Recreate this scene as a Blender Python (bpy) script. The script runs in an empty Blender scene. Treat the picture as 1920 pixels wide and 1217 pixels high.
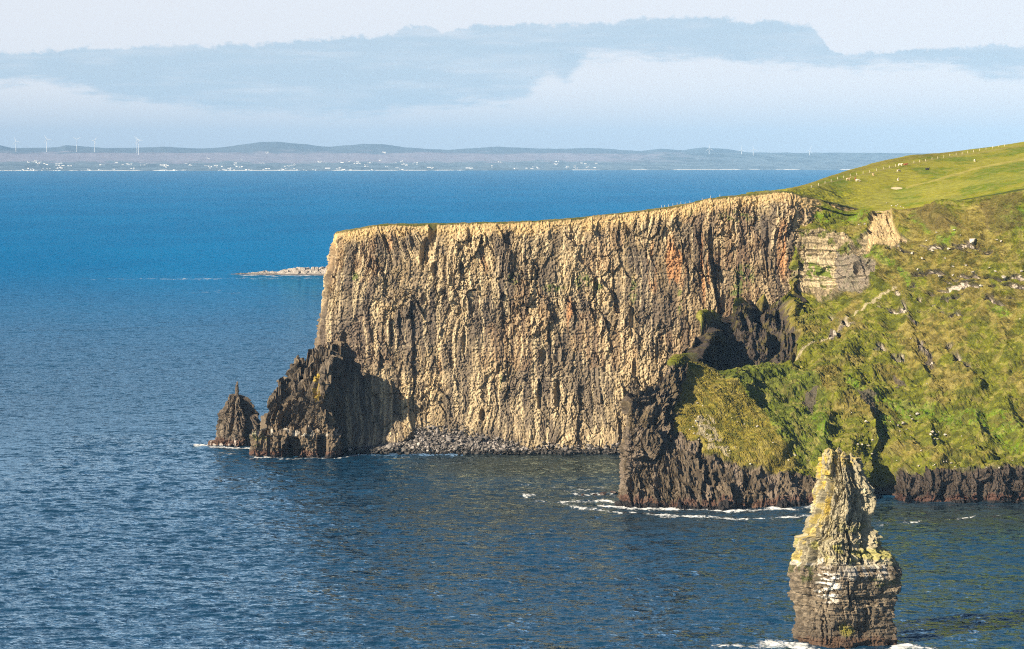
import bpy, bmesh, math, random
import numpy as np
from mathutils import Vector, Matrix

scene = bpy.context.scene
COL = scene.collection
rng = random.Random(7)
F = 5000.0          # focal length in photograph pixels (frame 1920 wide)
CAMH = 161.7        # camera height above the sea, metres
HOR = 297.0         # row of the true horizon
PITCH = math.atan((608.5 - HOR) / F)
CP, SP = math.cos(PITCH), math.sin(PITCH)

# ------------------------------------------------------------------ survey helpers
def W(u, v, Y):
    """point at distance Y seen at survey bearing (u, v)"""
    u = np.asarray(u, float); v = np.asarray(v, float); Y = np.asarray(Y, float)
    b = 608.5 - v
    dy = F * CP + b * SP
    dz = -F * SP + b * CP
    t = Y / dy
    return np.stack(np.broadcast_arrays((u - 960.0) * t, Y, CAMH + dz * t), -1)

def proj(p):
    p = np.asarray(p, float)
    x, y, z = p[..., 0], p[..., 1], p[..., 2] - CAMH
    fw = y * CP - z * SP
    up = y * SP + z * CP
    return 960 + F * x / fw, 608.5 - F * up / fw

def sea_Y(v, z=0.0):
    b = 608.5 - v
    return (z - CAMH) / (-F * SP + b * CP) * (F * CP + b * SP)

# ------------------------------------------------------------------ noise
def _h(ix, iy, iz, seed):
    n = (ix.astype(np.int64) * 374761393 + iy.astype(np.int64) * 668265263 + iz.astype(np.int64) * 2147483647 + seed * 974634599) & 0xFFFFFFFF
    n = ((n ^ (n >> 13)) * 1274126177) & 0xFFFFFFFF
    n = ((n ^ (n >> 16)) * 2246822519) & 0xFFFFFFFF
    n = n ^ (n >> 15)
    return n.astype(np.float64) / 4294967296.0

def vnoise(x, y, z, seed=0):
    x, y, z = np.broadcast_arrays(np.asarray(x, float), np.asarray(y, float), np.asarray(z, float))
    ix, iy, iz = np.floor(x), np.floor(y), np.floor(z)
    fx, fy, fz = x - ix, y - iy, z - iz
    fx = fx * fx * fx * (fx * (fx * 6 - 15) + 10); fy = fy * fy * fy * (fy * (fy * 6 - 15) + 10); fz = fz * fz * fz * (fz * (fz * 6 - 15) + 10)
    r = 0
    for a in (0, 1):
        wa = fx if a else 1 - fx
        for b in (0, 1):
            wb = fy if b else 1 - fy
            for c in (0, 1):
                wc = fz if c else 1 - fz
                r = r + _h(ix + a, iy + b, iz + c, seed) * wa * wb * wc
    return r * 2 - 1

def fbm(x, y, z, seed=0, octv=4, gain=.5):
    r, a, f = 0, 1.0, 1.0
    for o in range(octv):
        r = r + a * vnoise(np.asarray(x) * f, np.asarray(y) * f, np.asarray(z) * f, seed + o * 17)
        a *= gain; f *= 2.03
    return r

def voro2(p, q, seed=0):
    """2-D cells: F1, F2, offset to the cell centre, three random numbers per cell"""
    p, q = np.broadcast_arrays(np.asarray(p, float), np.asarray(q, float))
    ip, iq = np.floor(p), np.floor(q)
    z0 = np.zeros_like(ip)
    f1 = np.full(p.shape, 9.0); f2 = np.full(p.shape, 9.0)
    ox = np.zeros(p.shape); oy = np.zeros(p.shape); cx = np.zeros(p.shape); cy = np.zeros(p.shape)
    for a in (-1, 0, 1):
        for b in (-1, 0, 1):
            jx, jy = ip + a, iq + b
            px = jx + .15 + .7 * _h(jx, jy, z0, seed) - p
            py = jy + .15 + .7 * _h(jx, jy, z0, seed + 5) - q
            d = np.sqrt(px * px + py * py)
            m = d < f1
            f2 = np.where(m, f1, np.minimum(f2, d))
            f1 = np.where(m, d, f1)
            ox = np.where(m, -px, ox); oy = np.where(m, -py, oy)
            cx = np.where(m, jx, cx); cy = np.where(m, jy, cy)
    r = [_h(cx, cy, z0, seed + 31 + k) for k in range(4)]
    return f1, f2, ox, oy, r

def blocks(a, h, wa, wh, amp, tilt, seed, crack=0.0, cw=.07):
    """relief of jointed rock: every cell is a tilted facet with its own offset"""
    f1, f2, ox, oy, r = voro2(a / wa, h / wh, seed)
    d = amp * (r[0] - .5) * 2 + tilt * amp * ((r[1] - .5) * 2 * ox + (r[2] - .5) * 2 * oy)
    if crack:
        d = d - crack * np.clip(1 - (f2 - f1) / cw, 0, 1)
    return d, r[3], f2 - f1

def sstep(a, b, x):
    t = np.clip((x - a) / (b - a), 0, 1)
    return t * t * (3 - 2 * t)

def inpoly(u, v, pts):
    m = np.zeros(np.shape(u), bool)
    n = len(pts)
    for i in range(n):
        x1, y1 = pts[i]; x2, y2 = pts[(i + 1) % n]
        if y1 == y2: continue
        c = ((y1 > v) != (y2 > v)) & (u < (x2 - x1) * (v - y1) / (y2 - y1) + x1)
        m ^= c
    return m

def segdist(u, v, pts):
    """distance to a polyline and the signed side (positive on the right of the direction)"""
    best = np.full(np.shape(u), 1e9); side = np.zeros(np.shape(u)); tt = np.zeros(np.shape(u))
    n = len(pts) - 1
    for i in range(n):
        x1, y1 = pts[i]; x2, y2 = pts[i + 1]
        dx, dy = x2 - x1, y2 - y1
        L = dx * dx + dy * dy
        t = np.clip(((u - x1) * dx + (v - y1) * dy) / L, 0, 1)
        ex, ey = u - x1 - t * dx, v - y1 - t * dy
        d = np.hypot(ex, ey)
        m = d < best
        best = np.where(m, d, best)
        side = np.where(m, np.sign(ey * dx - ex * dy), side)
        tt = np.where(m, (i + t) / n, tt)
    return best, side, tt

def blur(m, k):
    m = m.astype(float)
    for ax in (0, 1):
        for _ in range(2):
            pad = [(0, 0), (0, 0)]; pad[ax] = (k, k)
            c = np.cumsum(np.pad(m, pad, mode='edge'), axis=ax)
            z = np.zeros_like(np.take(c, [0], ax))
            c = np.concatenate([z, c], ax)
            n = m.shape[ax]
            m = (np.take(c, range(2 * k + 1, 2 * k + 1 + n), ax) - np.take(c, range(0, n), ax)) / (2 * k + 1)
    return m

# ------------------------------------------------------------------ surfaces
def resample(L, axis, counts, smooth):
    L = np.moveaxis(L, axis, 0)
    out = []
    n = L.shape[0]
    for i in range(n - 1):
        k = counts[i]
        t = np.arange(k) / k
        if i == n - 2: t = np.append(t, 1.0)
        t = t.reshape((-1,) + (1,) * (L.ndim - 1))
        p1, p2 = L[i], L[i + 1]
        if smooth:
            p0 = L[max(i - 1, 0)]; p3 = L[min(i + 2, n - 1)]
            m1, m2 = (p2 - p0) * .5, (p3 - p1) * .5
            # keep tangents from overshooting
            lim = np.linalg.norm(p2 - p1, axis=-1, keepdims=True) + 1e-6
            for m in (m1, m2):
                ln = np.linalg.norm(m, axis=-1, keepdims=True) + 1e-9
                m *= np.minimum(1, lim / ln)
            out.append((2*t**3 - 3*t**2 + 1)*p1 + (t**3 - 2*t**2 + t)*m1 + (-2*t**3 + 3*t**2)*p2 + (t**3 - t**2)*m2)
        else:
            out.append(p1 * (1 - t) + p2 * t)
    return np.moveaxis(np.concatenate(out, 0), 0, axis)

def lattice(P, step, smooth=(True, True), rowstep=None, colstep=None):
    P = np.asarray(P, float)
    nr, nc = P.shape[:2]
    cl = np.linalg.norm(np.diff(P, axis=1), axis=-1).max(0)
    rl = np.linalg.norm(np.diff(P, axis=0), axis=-1).max(1)
    cc = [max(2, int(l / (colstep[i] if colstep else step))) for i, l in enumerate(cl)]
    rc = [max(2, int(l / (rowstep[i] if rowstep else step))) for i, l in enumerate(rl)]
    G = resample(P, 0, rc, smooth[0])
    return resample(G, 1, cc, smooth[1])

def arc(G, r0=.4):
    d = np.linalg.norm(np.diff(G[int(G.shape[0] * r0):], axis=1), axis=-1).mean(0)
    return np.concatenate([[0], np.cumsum(d)])[None, :] * np.ones((G.shape[0], 1)) + 100

def gnormals(G, soft=0, ref=None):
    if soft:
        G = np.stack([blur(G[..., i], soft) for i in range(3)], -1)
    dr = np.gradient(G, axis=0); dc = np.gradient(G, axis=1)
    n = np.cross(dr, dc)
    n /= np.linalg.norm(n, axis=-1, keepdims=True) + 1e-9
    return n

def grid_mesh(name, G, mat, colour=None, smooth=False, wrap=False, flip=False, extra=None, attrs=None):
    nr, nc = G.shape[:2]
    idx = np.arange(nr * nc).reshape(nr, nc)
    if wrap:
        idx = np.concatenate([idx, idx[:, :1]], 1)
    q = np.stack([idx[:-1, :-1], idx[1:, :-1], idx[1:, 1:], idx[:-1, 1:]], -1).reshape(-1, 4)
    if flip: q = q[:, ::-1]
    V = G.reshape(-1, 3)
    C = None if colour is None else colour.reshape(-1, 3)
    return raw_mesh(name, V, q, mat, C, smooth, attrs)

def raw_mesh(name, V, Q, mat, C=None, smooth=False, attrs=None):
    me = bpy.data.meshes.new(name)
    Q = np.asarray(Q); V = np.asarray(V, float)
    k = Q.shape[1]
    me.vertices.add(len(V)); me.vertices.foreach_set('co', V.astype(np.float32).ravel())
    me.loops.add(Q.size); me.loops.foreach_set('vertex_index', Q.astype(np.int32).ravel())
    me.polygons.add(len(Q))
    me.polygons.foreach_set('loop_start', np.arange(0, Q.size, k, dtype=np.int32))
    me.polygons.foreach_set('loop_total', np.full(len(Q), k, dtype=np.int32))
    me.polygons.foreach_set('use_smooth', np.full(len(Q), smooth))
    me.update(calc_edges=True)
    if C is not None:
        a = me.attributes.new('Col', 'FLOAT_COLOR', 'POINT')
        c4 = np.ones((len(V), 4), np.float32); c4[:, :3] = np.clip(C, 0, 1)
        a.data.foreach_set('color', c4.ravel())
    for an, av in (attrs or {}).items():
        a = me.attributes.new(an, 'FLOAT', 'POINT'); a.data.foreach_set('value', av.astype(np.float32).ravel())
    me.materials.append(mat)
    o = bpy.data.objects.new(name, me); COL.objects.link(o)
    return o

def tag(o, label=None, cat=None, group=None, kind=None):
    if label: o['label'] = label
    if cat: o['category'] = cat
    if group: o['group'] = group
    if kind: o['kind'] = kind
    return o

def empty(name, loc, rz=0.0, scale=1.0):
    o = bpy.data.objects.new(name, None); COL.objects.link(o)
    o.location = loc; o.rotation_euler = (0, 0, rz); o.scale = (scale,) * 3
    o.empty_display_size = .5
    return o

def bm_obj(name, bm, mats, parent=None, smooth=False):
    me = bpy.data.meshes.new(name); bm.to_mesh(me); bm.free()
    for m in (mats if isinstance(mats, (list, tuple)) else [mats]): me.materials.append(m)
    for p in me.polygons: p.use_smooth = smooth
    o = bpy.data.objects.new(name, me); COL.objects.link(o)
    if parent: o.parent = parent
    return o

def mixc(a, b, w):
    w = np.asarray(w)[..., None]
    return a * (1 - w) + np.asarray(b) * w

# ------------------------------------------------------------------ materials
def nodes_of(name):
    m = bpy.data.materials.new(name); m.use_nodes = True
    nt = m.node_tree; nt.nodes.clear()
    return m, nt, nt.nodes, nt.links

def surface_mat(name, base=None, scale=.8, var=.35, bump=.5, bscale=1.2, rough=.92, detail=6, stretch=(1, 1, 1), bdist=.4, spec=.2):
    m, nt, N, L = nodes_of(name)
    out = N.new('ShaderNodeOutputMaterial'); bs = N.new('ShaderNodeBsdfPrincipled')
    bs.inputs['Roughness'].default_value = rough
    bs.inputs['Specular IOR Level'].default_value = spec
    tc = N.new('ShaderNodeTexCoord'); mp = N.new('ShaderNodeMapping'); mp.inputs['Scale'].default_value = stretch
    L.new(tc.outputs['Object'], mp.inputs['Vector'])
    n1 = N.new('ShaderNodeTexNoise'); n1.inputs['Scale'].default_value = scale; n1.inputs['Detail'].default_value = detail; n1.inputs['Roughness'].default_value = .65
    L.new(mp.outputs[0], n1.inputs['Vector'])
    mr = N.new('ShaderNodeMapRange'); mr.inputs['From Min'].default_value = .25; mr.inputs['From Max'].default_value = .75
    mr.inputs['To Min'].default_value = 1 - var; mr.inputs['To Max'].default_value = 1 + var
    L.new(n1.outputs['Fac'], mr.inputs['Value'])
    if base is None:
        at = N.new('ShaderNodeAttribute'); at.attribute_name = 'Col'; src = at.outputs['Color']
    else:
        rgb = N.new('ShaderNodeRGB'); rgb.outputs[0].default_value = (*base, 1); src = rgb.outputs[0]
    vm = N.new('ShaderNodeVectorMath'); vm.operation = 'SCALE'
    L.new(src, vm.inputs[0]); L.new(mr.outputs[0], vm.inputs['Scale'])
    L.new(vm.outputs[0], bs.inputs['Base Color'])
    if bump:
        n2 = N.new('ShaderNodeTexNoise'); n2.inputs['Scale'].default_value = bscale; n2.inputs['Detail'].default_value = 5; n2.inputs['Roughness'].default_value = .7
        L.new(mp.outputs[0], n2.inputs['Vector'])
        bp = N.new('ShaderNodeBump'); bp.inputs['Strength'].default_value = bump; bp.inputs['Distance'].default_value = bdist
        L.new(n2.outputs['Fac'], bp.inputs['Height']); L.new(bp.outputs[0], bs.inputs['Normal'])
    L.new(bs.outputs[0], out.inputs['Surface'])
    return m

M_ROCK = surface_mat('weathered_rock', scale=.9, var=.4, bump=.8, bscale=1.1, stretch=(1, 1, .45))
M_STRATA = surface_mat('bedded_rock', scale=1.3, var=.45, bump=.8, bscale=1.4, stretch=(.5, .5, 2.2))
M_GRASS = surface_mat('rough_grass', scale=.9, var=.45, bump=1.0, bscale=1.6, rough=1.0, bdist=.5, spec=.05)
M_FIELD = surface_mat('pasture', scale=.25, var=.25, bump=.6, bscale=1.2, rough=1.0, bdist=.3, spec=.05)
M_LAND = surface_mat('far_moor', scale=.01, var=.3, bump=0, rough=1.0, spec=0.0)
M_BOULDER = surface_mat('pale_boulder', (.46, .42, .35), scale=1.5, var=.3, bump=.4, bscale=3)
M_SCREE = surface_mat('grey_scree', scale=1.0, var=.3, bump=.4, bscale=2.5)
M_WHITE = surface_mat('white_render', (.82, .80, .76), scale=1, var=.05, bump=0)
M_SLATE = surface_mat('slate_roof', (.16, .16, .18), scale=1, var=.15, bump=0)
M_TURB = surface_mat('white_painted_steel', (.62, .64, .66), scale=1, var=.02, bump=0, rough=.5)
M_POST = surface_mat('pale_timber', (.62, .55, .42), scale=3, var=.2, bump=0)

# ================================================================== MAIN CLIFF
def rockcolour(shape, base):
    return np.broadcast_to(np.asarray(base, float), shape + (3,)).copy()

def build_cliff():
    # plan and profile of the headland: (u at top, v at top, distance)
    cols = [(700, 432, 1640), (650, 436, 1560), (628, 438, 1494), (638, 434, 1484), (690, 425, 1479), (720, 421, 1478),
            (800, 420, 1476), (900, 418, 1475), (1000, 415, 1474), (1100, 407, 1474), (1200, 396, 1473), (1270, 386, 1472), (1340, 372, 1470),
            (1400, 365, 1469), (1470, 359, 1466), (1500, 366, 1467), (1560, 380, 1475), (1640, 400, 1490)]
    rows = []
    fr = [0.0, .05, .2, .45, .65, .8, .92, 1.02]
    leftshift = [0, -4, -18, -30, -36, -40, -40, -40]     # the seaward edge leans out to the left lower down
    lean = [0, 1.0, 3.0, 5.0, 7.0, 9.0, 13.0, 18.0]
    top = []
    back1, back2, back3 = [], [], []
    for k, (u, v, Y) in enumerate(cols):
        p = W(u, v, Y); top.append(p)
        g = 1 if u < 1330 else .6
        back1.append(p + np.array([0, 4, .3])); back2.append(p + np.array([6, 40, -3 * g])); back3.append(p + np.array([20, 170, -45 * g]))
    rows += [back3, back2, back1]
    for f_, ls, ln in zip(fr, leftshift, lean):
        r = []
        for k, (u, v, Y) in enumerate(cols):
            p = top[k]
            w = np.clip((720 - u) / 90, 0, 1) if k >= 2 else 1.0
            z = p[2] * (1 - f_)
            x = p[0] + ls * w * .295
            yy = p[1] - ln * (1 if k >= 2 else .3)
            r.append(np.array([x, yy, z]))
        rows.append(r)
    st = .42
    G = lattice(rows, st, smooth=(False, True), rowstep=[6, 2, .8] + [st] * 7, colstep=[2.5, 1.5] + [st] * 12 + [.6, 1.0, 2.0])
    n = gnormals(G, 6)
    # rock where the surface is steep
    z = G[..., 2]
    u, v = proj(G)
    a = arc(G, .3) - 300
    rowid = np.arange(G.shape[0])[:, None] * np.ones(G.shape[1])
    ntop = max(2, int(np.linalg.norm(np.array(rows[0]) - np.array(rows[1]), axis=-1).max() / 6)) + max(2, int(np.linalg.norm(np.array(rows[1]) - np.array(rows[2]), axis=-1).max() / 2)) + max(2, int(np.linalg.norm(np.array(rows[2]) - np.array(rows[3]), axis=-1).max() / .8))
    rock = (rowid > ntop).astype(float)
    ztop = G[ntop, :, 2][None, :]
    below = ztop - z                      # metres under the rim
    tl = fbm(a / 26, z / 34, 0, 5, 2)
    wa = a + 1.5 * fbm(a / 12, z / 26, 0, 3, 3) + .05 * (z - 60) * tl; wh = z + 7 * fbm(a / 13, z / 25, 0, 9, 3)
    d0, c0, _ = blocks(wa, wh, 15, 40, 1.7, .5, 11)
    d1, c1, e1 = blocks(wa + .10 * wh, wh, 5.8, 17, 1.5, .9, 12, 1.8, .05)
    d2, c2, e2 = blocks(wa - .16 * wh, wh, 2.4, 7.5, .95, 1.0, 13, 1.0, .08)
    d3, c3, e3 = blocks(wa, wh + .4 * wa, 1.15, 3.4, .42, 1.0, 14, .3, .12)
    rid = 1 - np.abs(fbm(wa / 4.5, wh / 40, 0, 21, 3))
    patch = sstep(-.3, .4, fbm(a / 28, z / 28, 0, 41, 3))
    soft = sstep(1.5, 9, below)           # crumbling soil rim is smoother
    patch2 = sstep(-.25, .45, fbm(a / 11, z / 17, 0, 45, 3))
    s1, s2, sx, sy, sr = voro2((a + 4 * fbm(a / 9, z / 9, 0, 46, 3)) / 17, (z + 6 * fbm(a / 9, z / 9, 0, 47, 3)) / 23, 48)
    fl = .45 + .75 * sr[0]
    beds = sum(np.exp(-((z - zb + .8 * vnoise(a / 14, 0, 0, int(zb))) / .55) ** 2) * sstep(-.2, .3, vnoise(a / 24, 0, 0, int(zb) + 3)) for zb in (26, 41, 58, 72, 84, 97, 108))
    D = fl * (d0 + d1 * (.45 + .8 * patch) + d2 * (.12 + 1.1 * patch2) + d3 * (.3 + .7 * patch) + .4 * (rid - .6) - .5 * beds + 1.6 * (sr[2] - .5)) * (.25 + .75 * soft) + .5 * fbm(a / .9, z / .9, 0, 51, 3) + .15 * fbm(z / 1.1, a / 25, 0, 55, 2)
    # known features: shadowed notch below the rim, caves, slabs at the foot
    def dent(uc, vc, ru, rv, amt, pw=2):
        return -amt * np.clip(1 - (np.abs((u - uc) / ru) ** pw + np.abs((v - vc) / rv) ** pw), 0, 1) ** .6
    D += dent(812, 440, 9, 30, 5) + dent(800, 470, 8, 26, 4) + dent(792, 478, 5, 20, 3.5) + dent(865, 502, 6, 13, 3.5) + dent(815, 505, 8, 14, 3.5)
    D += dent(1018, 668, 8, 16, 4) + dent(1012, 740, 5, 30, 3.5) + dent(1045, 745, 6, 28, 4) + dent(905, 778, 7, 12, 4) + dent(645, 640, 8, 20, 3)
    D += dent(1185, 600, 5, 40, 2.5) + dent(1190, 690, 5, 20, 2.5) + dent(1232, 660, 4, 26, 3) + dent(795, 560, 6, 12, 2.5) + dent(870, 640, 4, 30, 2.2)
    D += dent(1440, 470, 4, 60, 2.0) + dent(1350, 500, 4, 50, 1.5)
    foot = sstep(24, 2, z)
    D = D * (1 - .35 * foot)
    # scree apron
    ap = np.interp(u, [640, 760, 790, 860, 930, 985, 1010, 1170], [2, 5, 12, 9, 6, 2, 1.5, 1.8])
    D += rock * np.clip(1 - z / np.maximum(ap, .5), 0, 1) * np.interp(u, [700, 800, 950, 1010, 1200], [7, 9, 6, 3, 3])
    G2 = G + n * (D * rock)[..., None]
    G2[..., 2] += (1 - rock) * (.25 * fbm(G[..., 0] / 3, G[..., 1] / 3, 0, 61, 3))
    # ---- colours (the stone itself)
    C = rockcolour(z.shape, (.235, .178, .105))
    big = fbm(a / 22, z / 40, 0, 71, 4)
    C = mixc(C, (.38, .295, .175), sstep(-.1, .55, big) * .75)
    C = mixc(C, (.15, .122, .095), sstep(.1, .6, -big) * .45)
    C = mixc(C, (.43, .33, .185), sstep(30, 0, below) * .6 * sstep(-.5, .3, fbm(a / 9, z / 14, 0, 73, 3)))
    C = mixc(C, (.32, .255, .165), sstep(600, 760, v + 40 * big) * sstep(-.3, .5, fbm(a / 14, z / 30, 0, 72, 3)) * .75)
    C *= (.70 + .55 * c2 + .4 * (c3 - .5) + .4 * (c1 - .5))[..., None]
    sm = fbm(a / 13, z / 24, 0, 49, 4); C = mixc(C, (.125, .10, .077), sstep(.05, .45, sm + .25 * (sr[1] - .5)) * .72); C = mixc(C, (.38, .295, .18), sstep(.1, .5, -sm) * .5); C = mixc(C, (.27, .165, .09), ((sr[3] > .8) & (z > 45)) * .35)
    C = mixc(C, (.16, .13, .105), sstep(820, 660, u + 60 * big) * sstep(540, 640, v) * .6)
    C = mixc(C, (.42, .35, .24), np.clip(beds, 0, 1) * .35)
    strk = fbm(wa / 1.6, z / 30, 0, 81, 3)                       # pale and dark water streaks down the face
    C = mixc(C, (.52, .42, .26), sstep(.28, .6, strk) * .65)
    C = mixc(C, (.075, .06, .05), sstep(.25, .65, -strk) * .6)
    # right-hand end: darker brown stone
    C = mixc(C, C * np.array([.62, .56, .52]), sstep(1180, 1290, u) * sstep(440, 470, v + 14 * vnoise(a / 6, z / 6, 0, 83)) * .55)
    # iron stain
    def stain(uc, vc, ru, rv, seed):
        e = ((u - uc) / ru) ** 2 + ((v - vc) / rv) ** 2
        return np.clip(1.2 - e, 0, 1) * sstep(-.05, .35, fbm(wa / 2.1, z / 17, 0, seed, 3))
    iron = np.maximum.reduce([stain(1262, 495, 26, 60, 91), stain(1225, 500, 12, 50, 92), stain(1322, 500, 11, 75, 93), stain(1068, 590, 7, 34, 94), stain(1470, 470, 14, 60, 95),
                              stain(905, 490, 22, 26, 96) * .6, stain(735, 455, 10, 26, 97) * .6, stain(745, 590, 8, 20, 98) * .7, stain(820, 690, 8, 30, 99) * .5])
    C = mixc(C, (.42, .20, .08), np.clip(iron, 0, 1) * .65)
    # plants on ledges
    def green(uc, vc, ru, rv, k):
        e = ((u - uc) / ru) ** 2 + ((v - vc) / rv) ** 2
        return np.clip(1.3 - e, 0, 1) * (fbm(a / 1.7, z / 1.7, 0, k, 3) > .12)
    gr = np.maximum.reduce([green(1090, 525, 22, 16, 101), green(962, 522, 14, 12, 102), green(1187, 545, 8, 26, 103), green(1395, 520, 22, 26, 104), green(1380, 545, 14, 14, 105),
                            green(1120, 535, 14, 10, 106), green(665, 520, 10, 10, 107), green(1275, 560, 5, 30, 108), green(1385, 405, 40, 12, 109) * .8, green(1290, 398, 10, 8, 110),
                            green(1040, 540, 22, 9, 111), green(940, 715, 3, 18, 112)])
    C = mixc(C, (.085, .115, .025), np.clip(gr, 0, 1) * .85)
    # soil rim and turf
    soil = sstep(9, 2.5, below + 2.2 * vnoise(a / 3, 0, 0, 113)) * rock
    C = mixc(C, (.48, .345, .165), soil * .85)
    grs = fbm(G[..., 0] / 6, G[..., 1] / 14, 0, 115, 3)
    turf = mixc(rockcolour(z.shape, (.10, .11, .025)), (.16, .14, .05), sstep(-.2, .4, grs))
    lip = sstep(1.0, .3, below) * rock
    C = mixc(C, turf * .6, np.clip(lip, 0, 1))
    C = np.where(rock[..., None] > .5, C, turf)
    # foot: broken scree, then the wet tide line
    sc = np.clip(1.25 - z / np.maximum(ap, .5), 0, 1)
    C = mixc(C, np.array([.17, .155, .15]) * (.6 + .8 * c3)[..., None], sstep(.05, .3, sc) * rock)
    C = mixc(C, (.03, .028, .027), sstep(2.6, 1.2, z + .8 * vnoise(a / 3, 0, 0, 117)) * rock)
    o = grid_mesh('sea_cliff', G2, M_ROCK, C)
    tag(o, kind='structure')
    return G2, u, v

CLIFF, CU, CV = build_cliff()

# ================================================================== BUTTRESS at the headland foot
def rock_patch(name, rows, seed, base, smooth=(True, True), step=.42, amp=1.0, mat=None, post=None, wa=1.0, wh=1.0, tide=True, jag=0):
    G = lattice(rows, step, smooth=smooth)
    if jag:
        _, _, _, _, jr = voro2(G[..., 0] / 4.2, G[..., 1] / 4.2, seed + 20)
        _, _, _, _, jr2 = voro2(G[..., 0] / 1.7, G[..., 1] / 1.7, seed + 21)
        G[..., 2] += sstep(14, 46, G[..., 2]) * (jag * (jr[0] - .72) + .35 * jag * (jr2[0] - .5))
    n = gnormals(G, 4)
    u, v = proj(G)
    z = G[..., 2]
    a = arc(G)
    aa = a + 1.5 * fbm(a / 8, z / 12, 0, seed, 3); hh = z + 2 * fbm(a / 9, z / 9, 0, seed + 1, 3)
    d0, c0, _ = blocks(aa, hh, 9 * wa, 20 * wh, 1.6, .8, seed + 2)
    d1, c1, _ = blocks(aa, hh, 3.6 * wa, 8 * wh, 1.1, 1.0, seed + 3, .6)
    d2, c2, _ = blocks(aa, hh, 1.5 * wa, 2.8 * wh, .5, 1.1, seed + 4, .3, .1)
    D = (d0 + d1 + d2) * amp + .4 * fbm(a / .9, z / .9, 0, seed + 5, 3) + .12 * fbm(z / 1.0, a / 20, 0, seed + 6, 2)
    C = rockcolour(z.shape, base)
    C *= (.7 + .4 * c2 + .3 * c1)[..., None]
    big = fbm(a / 9, z / 12, 0, seed + 7, 4)
    C = mixc(C, np.array(base) * np.array([1.55, 1.45, 1.25]), sstep(0, .6, big) * .7)
    C = mixc(C, np.array(base) * .5, sstep(.1, .6, -big) * .6)
    if post:
        D, C = post(G, u, v, z, a, D, C, n)
    if tide:
        C = mixc(C, (.11, .055, .04), sstep(4.0, 2.2, z + 1.2 * vnoise(a / 2.5, 0, 0, seed + 8)) * .75)
        C = mixc(C, (.03, .025, .025), sstep(1.6, .8, z + .6 * vnoise(a / 2.5, 0, 0, seed + 9)))
    G2 = G + n * D[..., None]
    o = grid_mesh(name, G2, mat or M_ROCK, C)
    return o, G2

def P(u, v, Y): return W(u, v, Y)
def S(u, Y, z=-3.0):
    return np.array([(u - 960) / F * Y * 1.0, Y, z])
def SX(u, Y, z=-3.0):
    # point at height z and distance Y on bearing u
    t = W(u, 600, Y)
    # bearing depends a little on height: solve with the forward distance at that height
    fw = Y * CP - (z - CAMH) * SP
    return np.array([(u - 960) / F * fw, Y, z])

rows = [
    [P(660, 640, 1530), P(640, 640, 1510), P(635, 640, 1500), P(632, 648, 1490), P(640, 650, 1488), P(655, 660, 1490)],
    [P(630, 664, 1530), P(592, 664, 1488), P(604, 668, 1472), P(616, 684, 1441), P(628, 682, 1452), P(650, 676, 1485)],
    [P(610, 705, 1530), P(549, 692, 1478), P(572, 704, 1460), P(608, 722, 1439), P(618, 730, 1451), P(655, 724, 1486)],
    [P(600, 760, 1530), P(516, 745, 1470), P(552, 762, 1460), P(606, 770, 1441), P(618, 774, 1452), P(660, 770, 1486)],
    [P(600, 810, 1530), P(499, 790, 1466), P(542, 812, 1462), P(616, 812, 1447), P(630, 812, 1456), P(665, 812, 1486)],
    [SX(590, 1530), SX(494, 1464), SX(540, 1463), SX(622, 1456), SX(638, 1462), SX(670, 1486)],
]
def post_butt(G, u, v, z, a, D, C, n):
    # steps on the seaward shoulder, vertical clefts
    D = D + 2.2 * np.sign(np.sin(z / 5.2 + 2.5 * vnoise(a / 5, 0, 0, 5))) * sstep(590, 550, u)
    for uc, vc, ru, rv, am in ((575, 735, 6, 14, 3.5), (557, 712, 5, 14, 3), (583, 752, 4, 16, 3), (525, 760, 6, 12, 2.5), (545, 790, 7, 14, 2.5)):
        D = D - am * np.clip(1 - ((u - uc) / ru) ** 2 - ((v - vc) / rv) ** 2, 0, 1) ** .6
    lich = ((np.abs((u - 597) / 6) ** 2 + np.abs((v - 738) / 14) ** 2) < 1 + .5 * vnoise(a / 1.2, z / 1.2, 0, 9)) | ((np.abs((u - 596) / 4) ** 2 + np.abs((v - 710) / 7) ** 2) < 1)
    C = mixc(C, (.45, .32, .04), lich * .7)
    return D, C
o, BUTT = rock_patch('rock_buttress', rows, 200, (.115, .092, .068), amp=1.5, post=post_butt, jag=13)
tag(o, kind='structure')

# low terrace with two sea caves in front of it
Yf = sea_Y(857)
rows = [
    [SX(500, 1475, 10), SX(530, 1475, 12), SX(580, 1472, 13), SX(630, 1470, 11), SX(655, 1475, 8)],
    [P(474, 815, Yf + 16), P(505, 804, Yf + 10), P(560, 803, Yf + 8), P(620, 801, Yf + 8), P(646, 815, Yf + 18)],
    [P(469, 816, Yf + 4), P(505, 812, Yf + 1), P(560, 812, Yf), P(620, 808, Yf + 1), P(643, 818, Yf + 10)],
    [P(471, 835, Yf + 2), P(505, 835, Yf), P(560, 835, Yf - 1), P(620, 832, Yf), P(644, 834, Yf + 8)],
    [SX(470, Yf + 1), SX(505, Yf - 1), SX(560, Yf - 2), SX(620, Yf - 1), SX(646, Yf + 7)],
]
rows = [[SX(510, 1480, -3), *r[1:1], *[q for q in ()], ] + r if i == 0 else [r[0] + np.array([3, 22, 0])] + r for i, r in enumerate(rows)]
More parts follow.
